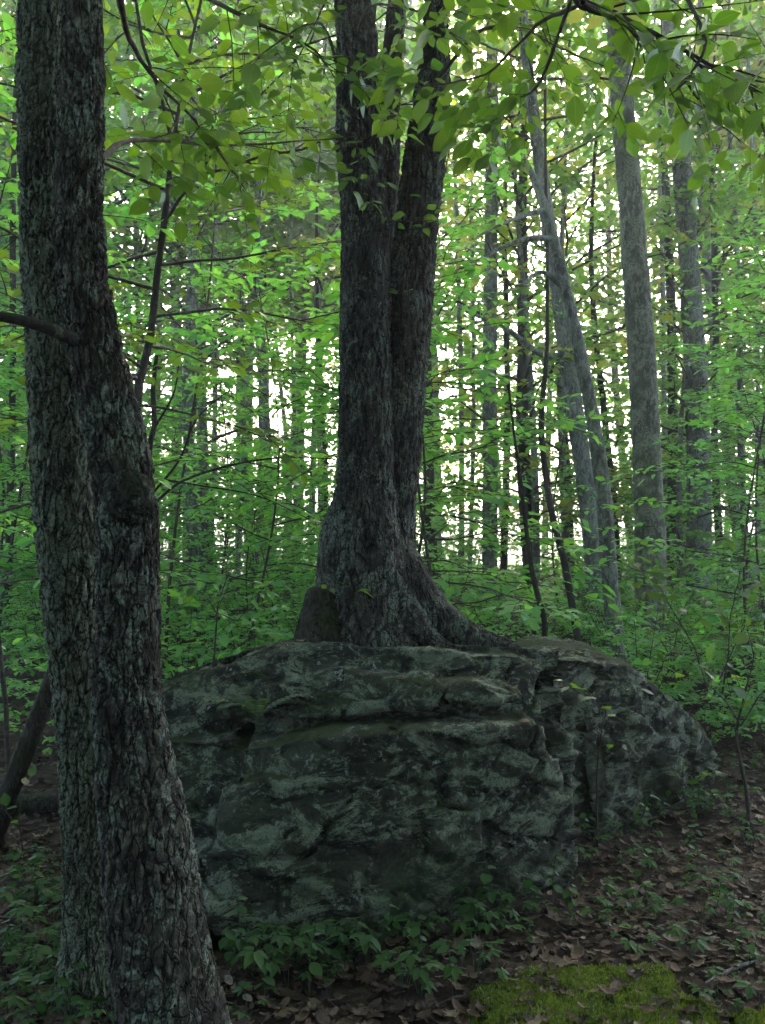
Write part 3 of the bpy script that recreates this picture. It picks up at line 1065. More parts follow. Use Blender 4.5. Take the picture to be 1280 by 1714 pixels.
def boulder_tree():
    base = np.array((*P(640, 1070, 4.62)[:2], 0.0))
    base[2] = rock_top(base[0], base[1]) - 0.02
    t = thing('boulder_tree', 'old multi stemmed tree rooted on top of the mossy boulder', 'tree', base)
    left = ctrl_px([(622, 1110, 156), (614, 1050, 150), (606, 980, 142), (603, 925, 136), (607, 875, 124), (613, 820, 100), (612, 720, 90), (612, 600, 86), (612, 480, 84), (610, 360, 82), (603, 240, 80), (599, 120, 76), (594, -20, 68),
                    (588, -300, 62), (560, -900, 50), (540, -1600, 24)], 4.56)
    right = ctrl_px([(662, 1110, 120), (656, 1050, 108), (652, 980, 94), (652, 880, 86), (660, 760, 88), (672, 640, 84), (686, 500, 77), (701, 350, 72), (713, 240, 68), (722, 160, 62), (728, 80, 48), (729, 0, 36),
                     (740, -100, 34), (770, -400, 32), (830, -1000, 26), (850, -1500, 14)], 4.66)
    third = ctrl_px([(640, 700, 60), (641, 520, 52), (644, 380, 44), (650, 240, 38), (656, 100, 33), (666, -20, 30), (680, -300, 30), (700, -1000, 24), (720, -1500, 12)], 4.86)

    def flareL(TH, S):
        z = np.clip(S - 0.1, 0, 9)
        lob = 0.5 + 0.5 * np.cos(3 * TH + 0.4)
        return 1 + np.exp(-z / 0.16) * (0.12 + 0.35 * lob) + 0.05 * np.exp(-z / 0.5)

    def flareR(TH, S):
        z = np.clip(S - 0.1, 0, 9)
        lob = 0.5 + 0.5 * np.cos(3 * TH + 1.6)
        return 1 + np.exp(-z / 0.16) * (0.1 + 0.4 * lob)

    def lumpL(TH, S):
        # knot hollow rim on the viewer's side
        return 0.02 * np.exp(-((S - 1.10) / 0.07) ** 2) * np.clip(np.cos(TH - 3.5), 0, 1) ** 2 + 0.03 * np.exp(-((S - 0.45) / 0.14) ** 2) * np.clip(np.cos(TH - 3.3), 0, 1) ** 2

    A = stem_np(left, 0.010, 3.6, 96, 0.015, (38, 7), flareL, 3, lumpL, 0.05)
    B = stem_np(right, 0.010, 3.6, 88, 0.015, (38, 7), flareR, 4, None, 0.05)
    C = stem_np(third, 0.014, 2.2, 48, 0.012, (24, 4.2), None, 5, None, 0.05)
    V, Q = merge([A, B, C])
    obj('trunk', mesh_np('trunk', V - base, Q, smooth=True), M['bark_mid'], t)

    def rootpath(rows):
        out = []
        for px, py, w, d in rows:
            p = P(px, py, d)
            out.append((*p, 0.5 * w / F * d))
        return out
    roots = [
        [(650, 890, 50, 4.60), (680, 970, 78, 4.58), (720, 1028, 70, 4.55), (775, 1062, 50, 4.52), (830, 1080, 34, 4.5), (880, 1092, 14, 4.5)],
        [(640, 930, 60, 4.56), (662, 1010, 84, 4.50), (692, 1052, 66, 4.42), (730, 1075, 26, 4.36), (760, 1086, 10, 4.32)],
        [(600, 930, 60, 4.52), (585, 1000, 66, 4.48), (570, 1050, 52, 4.42), (555, 1080, 24, 4.38)],
        [(650, 970, 40, 4.52), (630, 1030, 44, 4.44), (622, 1064, 36, 4.38), (616, 1085, 18, 4.34)],
        [(690, 960, 40, 4.72), (740, 1030, 46, 4.8), (800, 1066, 34, 4.9), (860, 1082, 14, 5.0)],
    ]
    rp = [stem_np(rootpath(r), 0.010, None, 44, 0.011, (26, 6), None, 6 + k, None, 0.08) for k, r in enumerate(roots)]
    V, Q = merge(rp)
    obj('roots', mesh_np('roots', V - base, Q, smooth=True), M['bark_mid'], t)
    # mossy broken stub at the foot
    stub = [(548, 1100, 118, 4.46), (548, 1060, 108, 4.48), (552, 1020, 92, 4.5), (556, 996, 84, 4.5), (556, 984, 78, 4.5), (556, 980, 20, 4.5)]
    V, Q = stem_np(rootpath(stub), 0.008, None, 60, 0.012, (26, 6), None, 12, None, 0.10)
    s = obj('stub', mesh_np('stub', V - base, Q, smooth=True), M['bark_moss'], t)
    s['label'] = 'broken mossy stub at the foot of the trunk'
    rng = np.random.default_rng(15)
    specs = [
        ([P(650, 385, 4.5), P(662, 372, 4.42), P(690, 368, 4.36), P(735, 372, 4.3)], 0.005, 4, 0.14, 0.1),
        ([P(585, 330, 4.5), P(600, 300, 4.3), P(625, 322, 4.2), P(650, 360, 4.1)], 0.005, 4, 0.16, 0.1),
        ([P(560, 990, 4.46), P(545, 984, 4.36), P(570, 986, 4.3), P(598, 992, 4.26)], 0.003, 3, 0.1, 0.2),
        ([P(725, 140, 4.6), P(790, 60, 4.2), P(860, 40, 3.9), P(960, 90, 3.6)], 0.012, 9, 0.5, 0.15),
        ([P(570, 120, 4.5), P(540, 40, 4.2), P(480, 60, 3.9), P(400, 120, 3.6)], 0.010, 8, 0.5, 0.15),
        ([P(600, 60, 4.5), P(620, 10, 4.0), P(700, 20, 3.6), P(780, 70, 3.4)], 0.010, 6, 0.36, 0.3),
    ]
    for k, (path, r, ns, sl, st_) in enumerate(specs):
        b, L = leafy_branch(t, base, path, r, rng, 0.075 if k < 3 else 0.09, ns, sl, start=st_, jit=0.5, twigs=k > 2)
        rng.shuffle(L)
        put_leaves(L[:70], b)
        if len(L) > 70:
            fo = obj('foliage', leaf_mesh('foliage', L[70:], T_OVATE, Q_OVATE, M['leaf_near']), None, b)
            fo['kind'] = 'stuff'
    crown_part(t, 22, 13.5, 5.2, 4.6, 44, 0.15)
    return t


forked = forked_tree()
boulder_t = boulder_tree()


def overhang():
    base = P(1000, -420, 2.2)
    t = thing('overhanging_branch', 'dark overhead branch hung with large drooping pointed leaves', 'branch', base)
    rng = np.random.default_rng(31)
    specs = [
        ([P(900, -120, 2.3), P(975, 5, 2.4), P(1040, 24, 2.45), P(1100, 62, 2.5), P(1190, 112, 2.5), P(1300, 170, 2.4)], 0.015, 16, 0.34, 0.12, 0.075),
        ([P(1000, -300, 2.2), P(1120, -60, 2.0), P(1180, 60, 1.9), P(1160, 120, 1.9), P(1120, 160, 1.95)], 0.007, 6, 0.2, 0.35, 0.06),
        ([P(1020, -300, 2.1), P(1240, -60, 1.7), P(1290, 60, 1.65), P(1300, 140, 1.7)], 0.007, 7, 0.2, 0.35, 0.062),
        ([P(975, 5, 2.4), P(900, 40, 2.7), P(820, 120, 3.0), P(740, 140, 3.2), P(660, 150, 3.3)], 0.007, 12, 0.28, 0.1, 0.085),
        ([P(960, -20, 2.4), P(900, 140, 2.7), P(860, 170, 2.8), P(850, 190, 2.8)], 0.006, 7, 0.24, 0.2, 0.075),
        ([P(1100, 62, 2.5), P(1150, 140, 2.6), P(1200, 200, 2.8), P(1240, 240, 2.9)], 0.006, 8, 0.24, 0.15, 0.066),
    ]
    n_ind = 0
    for k, (path, r, ns, sl, st_, lf) in enumerate(specs):
        b, L = leafy_branch(t, base, path, r, rng, lf, ns, sl, start=st_, jit=0.5, droop=0.25, spacing=0.9, sub=0.45)
        rng.shuffle(L)
        put_leaves(L[:60], b)
        if len(L) > 60:
            fo = obj('foliage', leaf_mesh('foliage', L[60:], T_OVATE, Q_OVATE, M['leaf_near']), None, b)
            fo['kind'] = 'stuff'
    return t


overhang()

# ================================================================== trunks one can tell apart behind the boulder
def make_tree_trunk(rows, d, bark, depth=0.008, nth=28, ring=0.05, extend=True, seed=0):
    c = ctrl_px(rows, d)
    # root the stem in the ground and carry it on above the frame
    x, y, z, r = c[-1]
    g = gz(x, y)
    if z > g - 0.1:
        dx = (c[-1][0] - c[-2][0]) / max(1e-3, (c[-2][2] - c[-1][2])) * (z - g)
        c.append((x + dx * 0.6, y, g + 0.12, r * 1.1))
        c.append((x + dx * 0.6, y, g - 0.25, r * 1.7))
    if extend:
        (x0, y0, z0, r0), (x1, y1, z1, r1) = c[0], c[min(1, len(c) - 1)]
        sx = (x0 - x1) / max(0.3, z0 - z1)
        c.insert(0, (x0 + sx * 3 * 0.6, y0 + 0.2, z0 + 3.0, r0 * 0.75))
        c.insert(0, (c[0][0] + 0.2, y0 + 0.1, z0 + 7.0, r0 * 0.35))
    c = c[::-1]
    V, Q = stem_np(c, ring, None, nth, depth, (16, 3.0), None, seed, None, 0.06)
    base = np.array((c[1][0], c[1][1], gz(c[1][0], c[1][1])))
    return V, Q, base, c


def placed_tree(name, label, rows, d, bark, crown_kind=None, crown_z=None, depth=0.008, nth=26, ring=0.05, group=None, extend=True, seed=0, cs=1.0, limbs=None):
    V, Q, base, c = make_tree_trunk(rows, d, bark, depth, nth, ring, extend, seed)
    t = thing(name, label, 'tree', base, group)
    obj('trunk', mesh_np('trunk', V - base, Q, smooth=True), M[bark], t)
    top = np.array(c[-1][:3])
    if crown_kind is not None:
        me, lm = CROWNS[crown_kind]
        o = obj('crown', me, None, t)
        o.location = [float(k) for k in (top - base - np.array((0, 0, crown_z if crown_z else 6.0)))]
        o.rotation_euler = (0, 0, seed * 1.3)
        o.scale = (cs,) * 3
        o['kind'] = 'stuff'
        obj('limbs', lm, None, o)
    for path, r in (limbs or []):
        bag = Bag()
        p = catmull([P(*q) for q in path], 16) - base
        bag.tube(p, r * (1 - 0.75 * np.linspace(0, 1, 16)), 7)
        obj('limb', bag.mesh('limb'), M[bark], t)
    return t


def crown_variants():
    out = []
    for k in range(5):
        rng = np.random.default_rng(100 + k)
        bag = Bag()
        # crown hangs from its own origin 0..9 m
        L = crown(rng, 9.0, 0.0, 2.6 + 0.25 * k, 42, 0.19, 0.72, 0.75, lean=0.3, per=7, bag=bag, r0=0.03, twig_wood=False)
        me = leaf_mesh('crown', L, T_FAR, Q_FAR, M['leaf_yellow' if k == 4 else 'leaf_far'])
        lm = bag.mesh('limbs')
        lm.materials.append(M['twig'])
        out.append((me, lm))
    return out


CROWNS = crown_variants()

placed_tree('lichened_tree', 'thick pale grey trunk mottled with lichen beyond the boulder sloping end', [(1034, 60, 36), (1044, 200, 38), (1060, 400, 42), (1074, 600, 46), (1084, 800, 48), (1089, 960, 52), (1092, 1060, 58)], 10.5, 'bark_pale', 0, 7, 0.008, 40, 0.03, seed=1)
placed_tree('grey_tree', 'stout blue grey trunk behind the thick lichened one', [(1128, 100, 30), (1140, 260, 32), (1154, 460, 34), (1166, 660, 38), (1170, 850, 40), (1168, 940, 42)], 14.5, 'bark_grey', None, None, 0.010, 30, 0.05, seed=2)
placed_tree('leaning_tree', 'slender leaning trunk with dark crooked top and curved limbs', [(880, 270, 10), (905, 330, 15), (926, 400, 18), (945, 480, 20), (968, 580, 22), (992, 700, 24), (1010, 830, 26), (1020, 960, 27), (1030, 1075, 30)], 9.0, 'bark_grey', None, None, 0.006, 24, 0.04, extend=False, seed=3,
            limbs=[([(928, 400, 9.0), (880, 400, 8.8), (830, 420, 8.6), (760, 455, 8.4)], 0.035), ([(915, 350, 9.0), (880, 360, 8.8), (840, 375, 8.5), (790, 400, 8.3)], 0.03), ([(940, 478, 9.0), (905, 455, 9.0), (870, 480, 8.8)], 0.035)])
placed_tree('blue_grey_tree', 'pale smooth trunk leaning behind the slender crooked one', [(905, 280, 22), (925, 420, 25), (944, 560, 27), (966, 720, 29), (984, 840, 30), (994, 945, 31)], 13.0, 'bark_grey', 2, 7, 0.008, 26, 0.05, seed=4, limbs=[([(948, 600, 13), (900, 590, 12.8), (850, 552, 12.5), (790, 525, 12.2), (740, 505, 12)], 0.06)])
placed_tree('straight_tree', 'straight pale trunk between the boulder tree and leaning pair', [(824, 150, 20), (822, 400, 22), (820, 600, 23), (820, 800, 25), (819, 985, 26)], 15.0, 'bark_grey', None, None, 0.008, 24, 0.05, seed=5)
placed_tree('dark_tree', 'dark trunk against the bright low gap in the trees', [(876, 560, 20), (874, 700, 22), (878, 800, 24), (884, 900, 25), (890, 985, 26)], 15.5, 'bark_dark', None, None, 0.01, 22, 0.06, seed=6)
placed_tree('thin_tree', 'thin dark sapling trunk bending towards the leaning pair', [(916, 480, 6), (914, 600, 8), (906, 720, 10), (922, 850, 11), (948, 960, 12)], 9.5, 'bark_dark', None, None, 0.003, 14, 0.06, seed=7)
placed_tree('crooked_sapling', 'crooked mossy sapling stem rising just behind the boulder', [(850, 640, 3), (862, 740, 5), (874, 830, 7), (886, 930, 8), (898, 990, 9), (911, 1040, 10), (911, 1080, 11)], 6.6, 'bark_moss', None, None, 0.003, 14, 0.04, extend=False, seed=8)
placed_tree('shaded_tree', 'dark narrow trunk beside the stout blue grey one', [(1118, 380, 14), (1124, 560, 16), (1126, 760, 17), (1124, 940, 18)], 17.0, 'bark_dark', None, None, 0.008, 18, 0.07, seed=9)
placed_tree('slim_tree', 'slim grey trunk standing alone beyond the stout blue grey one', [(1232, 380, 8), (1238, 560, 10), (1240, 740, 11), (1248, 920, 12)], 15.0, 'bark_grey', None, None, 0.004, 14, 0.08, seed=10)
placed_tree('slim_tree', 'slim dark trunk close behind the stout blue grey one', [(1192, 300, 9), (1198, 560, 11), (1196, 760, 12), (1206, 940, 14)], 19.0, 'bark_dark', None, None, 0.004, 14, 0.08, seed=11)
placed_tree('dead_stem', 'pale bare dead stem among green saplings', [(404, 470, 6), (406, 620, 8), (408, 760, 9), (404, 850, 9), (399, 930, 9)], 11.0, 'bark_pale', None, None, 0.003, 14, 0.06, extend=False, seed=12)
placed_tree('mossy_tree', 'greenish grey trunk among saplings behind the forked tree', [(322, 340, 15), (320, 500, 17), (314, 660, 19), (318, 800, 20), (324, 980, 21)], 14.0, 'bark_grey', 1, 7, 0.006, 20, 0.06, seed=13)
placed_tree('dark_tree', 'dark trunk half hidden behind the boulder tree root', [(716, 700, 18), (718, 840, 20), (724, 1000, 22)], 14.0, 'bark_dark', None, None, 0.006, 20, 0.06, seed=14)
cs_ = placed_tree('curved_sapling', 'dark curving leafy sapling close behind the forked tree', [(286, 270, 9), (276, 360, 11), (262, 470, 12), (250, 570, 13), (232, 650, 14), (226, 740, 14), (232, 900, 15), (240, 1100, 16)], 5.2, 'bark_dark', None, None, 0.004, 16, 0.03, extend=False, seed=15)
placed_tree('curved_sapling', 'short dark curving sapling with a bend beside the forked tree', [(262, 590, 6), (256, 650, 8), (258, 710, 9), (250, 760, 9), (252, 900, 10), (256, 1080, 11)], 6.2, 'bark_moss', None, None, 0.003, 14, 0.04, extend=False, seed=16,
            limbs=[([(252, 850, 6.2), (300, 808, 6.0), (380, 780, 5.8), (470, 766, 5.6), (560, 768, 5.5)], 0.012), ([(252, 830, 6.2), (300, 770, 6.1), (330, 700, 6.0), (400, 640, 5.8)], 0.010),
                   ([(254, 800, 6.2), (330, 812, 6.0), (430, 830, 5.8), (520, 870, 5.7)], 0.009), ([(256, 720, 6.2), (290, 660, 6.1), (300, 600, 6.0)], 0.010)])
placed_tree('leaning_sapling', 'dark mossy stem leaning over the leaf litter against the forked tree', [(140, 1000, 22), (110, 1075, 25), (82, 1150, 28), (48, 1240, 31), (14, 1330, 33), (-14, 1400, 36)], 4.4, 'bark_moss', None, None, 0.006, 26, 0.02, extend=False, seed=17)

for k, (xt, yt, xb, yb, w, d, bk, lab) in enumerate([
    (766, 420, 772, 960, 10, 17, 'bark_grey', 'slender pale trunk next to the boulder tree'),
    (792, 500, 786, 960, 8, 18, 'bark_grey', 'very slender grey trunk beside the straight pale one'),
    (848, 560, 842, 960, 13, 18, 'bark_dark', 'slim dark trunk hugging the straight pale one'),
    (940, 640, 958, 950, 9, 19, 'bark_dark', 'thin dark trunk behind the leaning pair'),
    (1012, 700, 1032, 940, 14, 16, 'bark_dark', 'dark leaning trunk showing behind the slender crooked one'),
    (1104, 260, 1112, 940, 10, 19, 'bark_grey', 'thin pale trunk between the thick lichened and stout ones'),
    (1262, 300, 1268, 940, 9, 20, 'bark_grey', 'thin pale trunk at the edge of the open wood'),
    (490, 640, 492, 900, 7, 15, 'bark_grey', 'thin grey trunk below the bright opening in the canopy'),
    (538, 660, 546, 900, 8, 15, 'bark_dark', 'thin dark trunk just behind the boulder tree'),
    (434, 560, 430, 920, 7, 17, 'bark_grey', 'thin grey trunk near the pale dead stem'),
    (360, 480, 352, 940, 9, 18, 'bark_grey', 'slim pale trunk near the greenish grey one'),
    (22, 300, 14, 960, 12, 12, 'bark_dark', 'dark trunk standing on the far side of the forked tree')]):
    placed_tree('slim_tree', lab, [(xt, yt, w * 0.8), ((xt + xb) / 2 + 3, (yt + yb) / 2, w * 0.9), (xb, yb, w)], d, bk, None, None, 0.004, 12, 0.1, seed=30 + k)
rng = np.random.default_rng(58)
bag = Bag()
sp_ = np.array([P(232, 900, 5.2), P(226, 740, 5.2), P(232, 650, 5.2), P(250, 570, 5.2), P(262, 470, 5.2), P(276, 360, 5.2), P(286, 270, 5.2), P(310, 120, 5.3), P(350, -60, 5.4), P(390, -240, 5.5)]) - np.array(cs_.location)


def cs_axis(z):
    return np.interp(z, sp_[:, 2], sp_[:, 0]), np.interp(z, sp_[:, 2], sp_[:, 1])


bag.tube(catmull(sp_[5:], 20), 0.018 * (1 - 0.8 * np.linspace(0, 1, 20)), 8)
L = crown(rng, 5.4, 2.3, 1.75, 30, 0.095, 0.78, 0.5, lean=0.0, per=5, droop=0.05, bag=bag, r0=0.012, jit=0.5, axis=cs_axis)
cw_ = obj('branches', bag.mesh('branches'), M['twig'], cs_)
rng.shuffle(L)
put_leaves(L[:300], cw_)
fo = obj('foliage', leaf_mesh('foliage', L[300:], T_OVATE, Q_OVATE, M['leaf_near']), None, cw_)
fo['kind'] = 'stuff'
# far trunks, pale in the distance, with crowns
rng = np.random.default_rng(60)
far_protos = []
for k in range(5):
    H = 15 + 2 * k
    pts = [(0.2 * math.sin(0.8 * k + 0.9 * i), 0.2 * math.cos(2 * k + 0.8 * i), H * i / 6, (0.12 + 0.015 * k) * (1 - 0.72 * i / 6)) for i in range(7)]
    pts.insert(0, (pts[0][0], pts[0][1], -1.5, 0.24))
    V, Q = stem_np(pts, 0.16, None, 16, 0.012, (14, 2), None, 70 + k, None, 0.06)
    far_protos.append((mesh_np('trunk', V, Q, smooth=True), H))
for me, _ in far_protos:
    me.materials.append(M['bark_grey' if RNG.random() < 0.9 else 'bark_dark'])


def far_tree(x, y, k, s, rz, label, group, crown_low=0.35):
    t = thing('forest_tree', label, 'tree', (x, y, gz(x, y)), group, rz)
    t.scale = (s, s, s)
    me, H = far_protos[k % 5]
    obj('trunk', me, None, t)
    cm, lm = CROWNS[(k * 3 + 1) % 5]
    c = obj('crown', cm, None, t)
    c['kind'] = 'stuff'
    zs = (H * (1 - crown_low)) / 8.5
    c.location = (0, 0, H * crown_low)
    c.scale = (1.5, 1.5, zs)
    t.rotation_euler = (0.05 * math.sin(3 * rz + k), 0.05 * math.cos(5 * rz + x), rz)
    c.rotation_euler = (0, 0, rz * 2.1)
    obj('limbs', lm, None, c)
    return t


GAPS = [(495, 75), (1010, 60), (858, 20)]
placed = []
n_far = 0
tries = 0
while n_far < 48 and tries < 4000:
    tries += 1
    y = rng.uniform(20, 40)
    x = rng.uniform(-0.56, 0.56) * y
    if any((x - a) ** 2 + (y - b) ** 2 < 2.2 for a, b in placed):
        continue
    px = 640 + x / y * F
    if any(abs(px - g[0]) < g[1] * 0.5 + 2.0 / y * F for g in GAPS[1:]) and rng.random() < 0.75:
        continue
    in_gap = abs(px - 495) < 40 + 3.2 / y * F
    placed.append((x, y))
    low = 0.1 if rng.random() < 0.35 else 0.32
    if in_gap:
        if y < 24:
            placed.pop()
            continue
        low = min(0.7, (1.5 + (908 - 585) / F * y) / 17.0)
    dist = 'middle distance' if y < 28 else 'far distance'
    far_tree(x, y, int(rng.integers(0, 5)), rng.uniform(0.75, 1.15), rng.uniform(0, 6.28),
             'grey forest tree with leafy crown in the %s of the wood' % dist, 'background trees in the %s' % dist, low)
    n_far += 1
for k, (px, y) in enumerate([(430, 33), (478, 37), (520, 34), (560, 38), (500, 30)]):
    far_tree((px - 640) / F * y, y, k, 1.0, k * 1.1, 'grey forest tree with high crown over the bright opening', 'high crowned trees over the opening', min(0.62, (1.5 + (908 - 560) / F * y) / (15 + 2 * (k % 5))))
# the wood goes on round the place; unseen trees added to darken the foreground
for k, (x, y, s) in enumerate([(-4.5, 2.5, 1.0), (4.8, 3.2, 1.05), (-3.5, -4, 1.1), (3, -5, 1.0), (0, -9, 1.1), (-8, -2, 1.1), (8, -1, 1.1), (-6, 8, 1.0), (6.5, 9.5, 1.0), (-7, -9, 1.1), (7, -9, 1.0), (1.5, -6.5, 0.7), (-2.2, -7, 0.7), (4.5, -7, 0.75), (-5.5, -6, 0.75), (-1.0, -4.2, 0.6), (2.4, -3.4, 0.6), (-3.6, -2.6, 0.6), (5.0, -3.0, 0.65), (0.4, -11, 0.9), (-9, -6, 0.9), (9, -5, 0.9), (0.9, -2.9, 0.5), (-2.3, -3.6, 0.5), (3.9, -4.6, 0.55), (-4.6, -0.9, 0.5), (4.4, -0.6, 0.5), (-0.6, -6.2, 0.6)]):
    far_tree(x, y, k, s, k * 1.7, 'forest tree around the boulder added to shade it', 'added shade trees around the boulder', 0.4 if k < 11 else 0.14 if k < 22 else 0.06)

# ================================================================== understory saplings and shrubs
def sapling_variants():
    out = []
    for k in range(5):
        rng = np.random.default_rng(200 + k)
        bag = Bag()
        H = 3.2 + 0.6 * k
        T, Q = ((T_MAPLE, Q_MAPLE) if k % 2 else (T_MID, Q_MID))
        def ax_(z, k=k, H=H):
            q = z / H
            return 0.22 * math.sin(4 * q + k) - 0.22 * math.sin(k), 0.2 * math.cos(4.4 * q + k) - 0.2 * math.cos(k)
        L = crown(rng, H, 0.7, 1.25 + 0.1 * k, 24, 0.105, 0.72, 0.48, lean=0.05, per=5, droop=0.1, bag=bag, r0=0.009, jit=0.28, shape='cone', axis=ax_)
        t = np.linspace(0, 1, 14)
        tr = np.stack([0.22 * np.sin(4 * t + k) - 0.22 * math.sin(k), 0.2 * np.cos(4.4 * t + k) - 0.2 * math.cos(k), H * t], 1)
        tr[0, 2] = -0.3
        b2 = Bag()
        b2.tube(tr, 0.017 * (1 - 0.8 * t), 7)
        me = leaf_mesh('foliage', L, T, Q, M['leaf_mid'])
        s = b2.mesh('stem')
        s.materials.append(M['twig'])
        w = bag.mesh('twigs')
        w.materials.append(M['twig'])
        out.append((me, s, w, H))
    return out


def shrub_variants():
    out = []
    for k in range(5):
        rng = np.random.default_rng(300 + k)
        bag = Bag()
        L = []
        st_ = Bag()
        for j in range(6):
            az = j * 1.05 + rng.normal(0, 0.3)
            H = 0.55 + 0.5 * rng.random()
            t = np.linspace(0, 1, 7)
            sp = 0.35 + 0.3 * rng.random()
            path = np.stack([math.cos(az) * sp * t ** 1.4, math.sin(az) * sp * t ** 1.4, -0.08 + H * t], 1)
            st_.tube(path, 0.006 * (1 - 0.7 * t), 4)
            for q in range(5):
                tt = 0.35 + 0.65 * (q + 0.5) / 5
                p = np.array([np.interp(tt, t, path[:, c]) for c in range(3)])
                a2 = az + rng.normal(0, 1.3)
                spray(rng, p, np.array((math.cos(a2), math.sin(a2), 0.25)), 0.22 + 0.2 * rng.random(), 0.09, 0.75, True, 0.2, 0.3, bag, 0.003, L)
        T, Q = ((T_MID, Q_MID) if k % 2 else (T_MAPLE, Q_MAPLE))
        me = leaf_mesh('foliage', L, T, Q, M['leaf_mid'])
        s = st_.mesh('stem')
        s.materials.append(M['twig'])
        w = bag.mesh('twigs')
        w.materials.append(M['twig'])
        out.append((me, s, w))
    return out


SAPL = sapling_variants()
SHR = shrub_variants()


def put_sapling(x, y, k, s, rz, label, group, cat='sapling', name='sapling'):
    t = thing(name, label, cat, (x, y, gz(x, y)), group, rz)
    t.scale = (s, s, s)
    me, st_, w, H = SAPL[k % 5]
    obj('stem', st_, None, t)
    f = obj('foliage', me, None, t)
    f['kind'] = 'stuff'
    obj('twigs', w, None, f)
    return t


def put_shrub(x, y, k, s, rz, label, group, z=None):
    t = thing('understory_shrub', label, 'shrub', (x, y, gz(x, y) if z is None else z), group, rz)
    t.scale = (s, s, s)
    me, st_, w = SHR[k % 5]
    obj('stem', st_, None, t)
    f = obj('foliage', me, None, t)
    f['kind'] = 'stuff'
    obj('twigs', w, None, f)
    return t


def clear_of_boulder(x, y, m=0.5):
    return not (-1.7 - m < x < 2.6 + m and 2.9 - m < y < 6.3 + m)


def sap_label(k, s_, y):
    tall = 'tall' if s_ > 1.0 else 'short'
    shape = 'lobed' if k % 2 else 'oval'
    where = 'close behind the boulder' if y < 13 else 'deeper in the wood behind the boulder'
    return '%s sapling with layered %s leaves %s' % (tall, shape, where), '%s %s leaved saplings %s' % (tall, shape, where)


def shrub_label(k, y):
    shape = 'oval' if k % 2 else 'lobed'
    where = 'just beyond the boulder' if y < 10 else 'in the understory among the background trunks'
    return 'low shrub with small %s leaves %s' % (shape, where), '%s leaved shrubs %s' % (shape, where)


KEEP_CLEAR = [(1020, 1140, 10.8), (1130, 1195, 14.5), (880, 1040, 13.0), (800, 850, 15.0)]


def hides(x, y, m=45):
    px = 640 + x / y * F
    return any(a - m < px < b + m and y < dm for a, b, dm in KEEP_CLEAR)


rng = np.random.default_rng(78)
cnt = 0
pl = []
while cnt < 5:
    y = rng.uniform(10, 19)
    x = rng.uniform(-0.5, 0.5) * y
    if any((x - a) ** 2 + (y - b) ** 2 < 2.0 for a, b in pl) or hides(x, y, 110) or abs(640 + x / y * F - 495) < 140:
        continue
    pl.append((x, y))
    t_ = far_tree(x, y, cnt, rng.uniform(0.42, 0.62), rng.uniform(0, 6.28), 'slim leafy understory tree with foliage down to head height behind the boulder', 'leafy understory trees', 0.16)
    t_.name = 'understory_tree'
    cnt += 1
rng = np.random.default_rng(77)
# chosen saplings
for px, py, d, k, s, lab in [
    (760, 1000, 7.6, 3, 1.05, 'bright green layered maple sapling behind the boulder tree root'),
    (400, 1000, 8.2, 1, 1.0, 'leafy sapling seen between the forked tree and boulder tree'),
    (20, 1100, 5.6, 4, 1.0, 'tall leafy sapling beside the forked tree and leaning stem'),
    (1270, 1000, 7.5, 2, 0.9, 'spreading sapling past the sloping end of the boulder')]:
    p = P(px, py, d)
    put_sapling(p[0], d, k, s, k * 2.2, lab, None)
cnt = 0
pl = []
while cnt < 110:
    y = 8 + 20 * rng.random() ** 1.2
    x = rng.uniform(-0.54, 0.54) * y
    if any((x - a) ** 2 + (y - b) ** 2 < 0.55 for a, b in pl) or not clear_of_boulder(x, y, 1.0) or hides(x, y):
        continue
    pl.append((x, y))
    KS, SS = int(rng.integers(0, 5)), rng.uniform(0.6, 1.35)
    if abs(640 + x / y * F - 495) < 65 or abs(640 + x / y * F - 858) < 35:
        SS = min(SS, 0.62)
    put_sapling(x, y, KS, SS, rng.uniform(0, 6.28),
                *sap_label(KS, SS, y))
    cnt += 1
cnt = 0
pl = []
while cnt < 190:
    y = 5.6 + 15 * rng.random() ** 1.3
    x = rng.uniform(-0.55, 0.55) * y
    if not clear_of_boulder(x, y, 0.15) or any((x - a) ** 2 + (y - b) ** 2 < 0.22 for a, b in pl):
        continue
    if y < 8 and x > 2.4 and rng.random() < 0.6:
        continue
    pl.append((x, y))
    KS = int(rng.integers(0, 5))
    put_shrub(x, y, KS, rng.uniform(0.6, 1.15) * (1 + 0.25 * (y > 11)), rng.uniform(0, 6.28), *shrub_label(KS, y))
    cnt += 1

cnt = 0
while cnt < 85:
    y = rng.uniform(17, 34)
    x = rng.uniform(-0.52, 0.52) * y
    if abs(640 + x / y * F - 858) < 45:
        continue
    put_shrub(x, y, int(rng.integers(0, 5)), rng.uniform(1.4, 2.2), rng.uniform(0, 6.28),
              'tall leafy shrub deep in the wood beneath the background trees', 'shrubs beneath the background trees')
    cnt += 1
for px, py, s_ in [(1180, 1250, 0.55), (1240, 1220, 0.7), (1150, 1200, 0.6), (1275, 1260, 0.6), (1210, 1180, 0.8), (1270, 1150, 0.8), (1130, 1160, 0.7)]:
    p = PG(px, py)
    put_shrub(p[0], p[1], int(px), s_, px * 1.0, 'short leafy shrub crowding the sloping end of the boulder', 'shrubs by the boulder end')

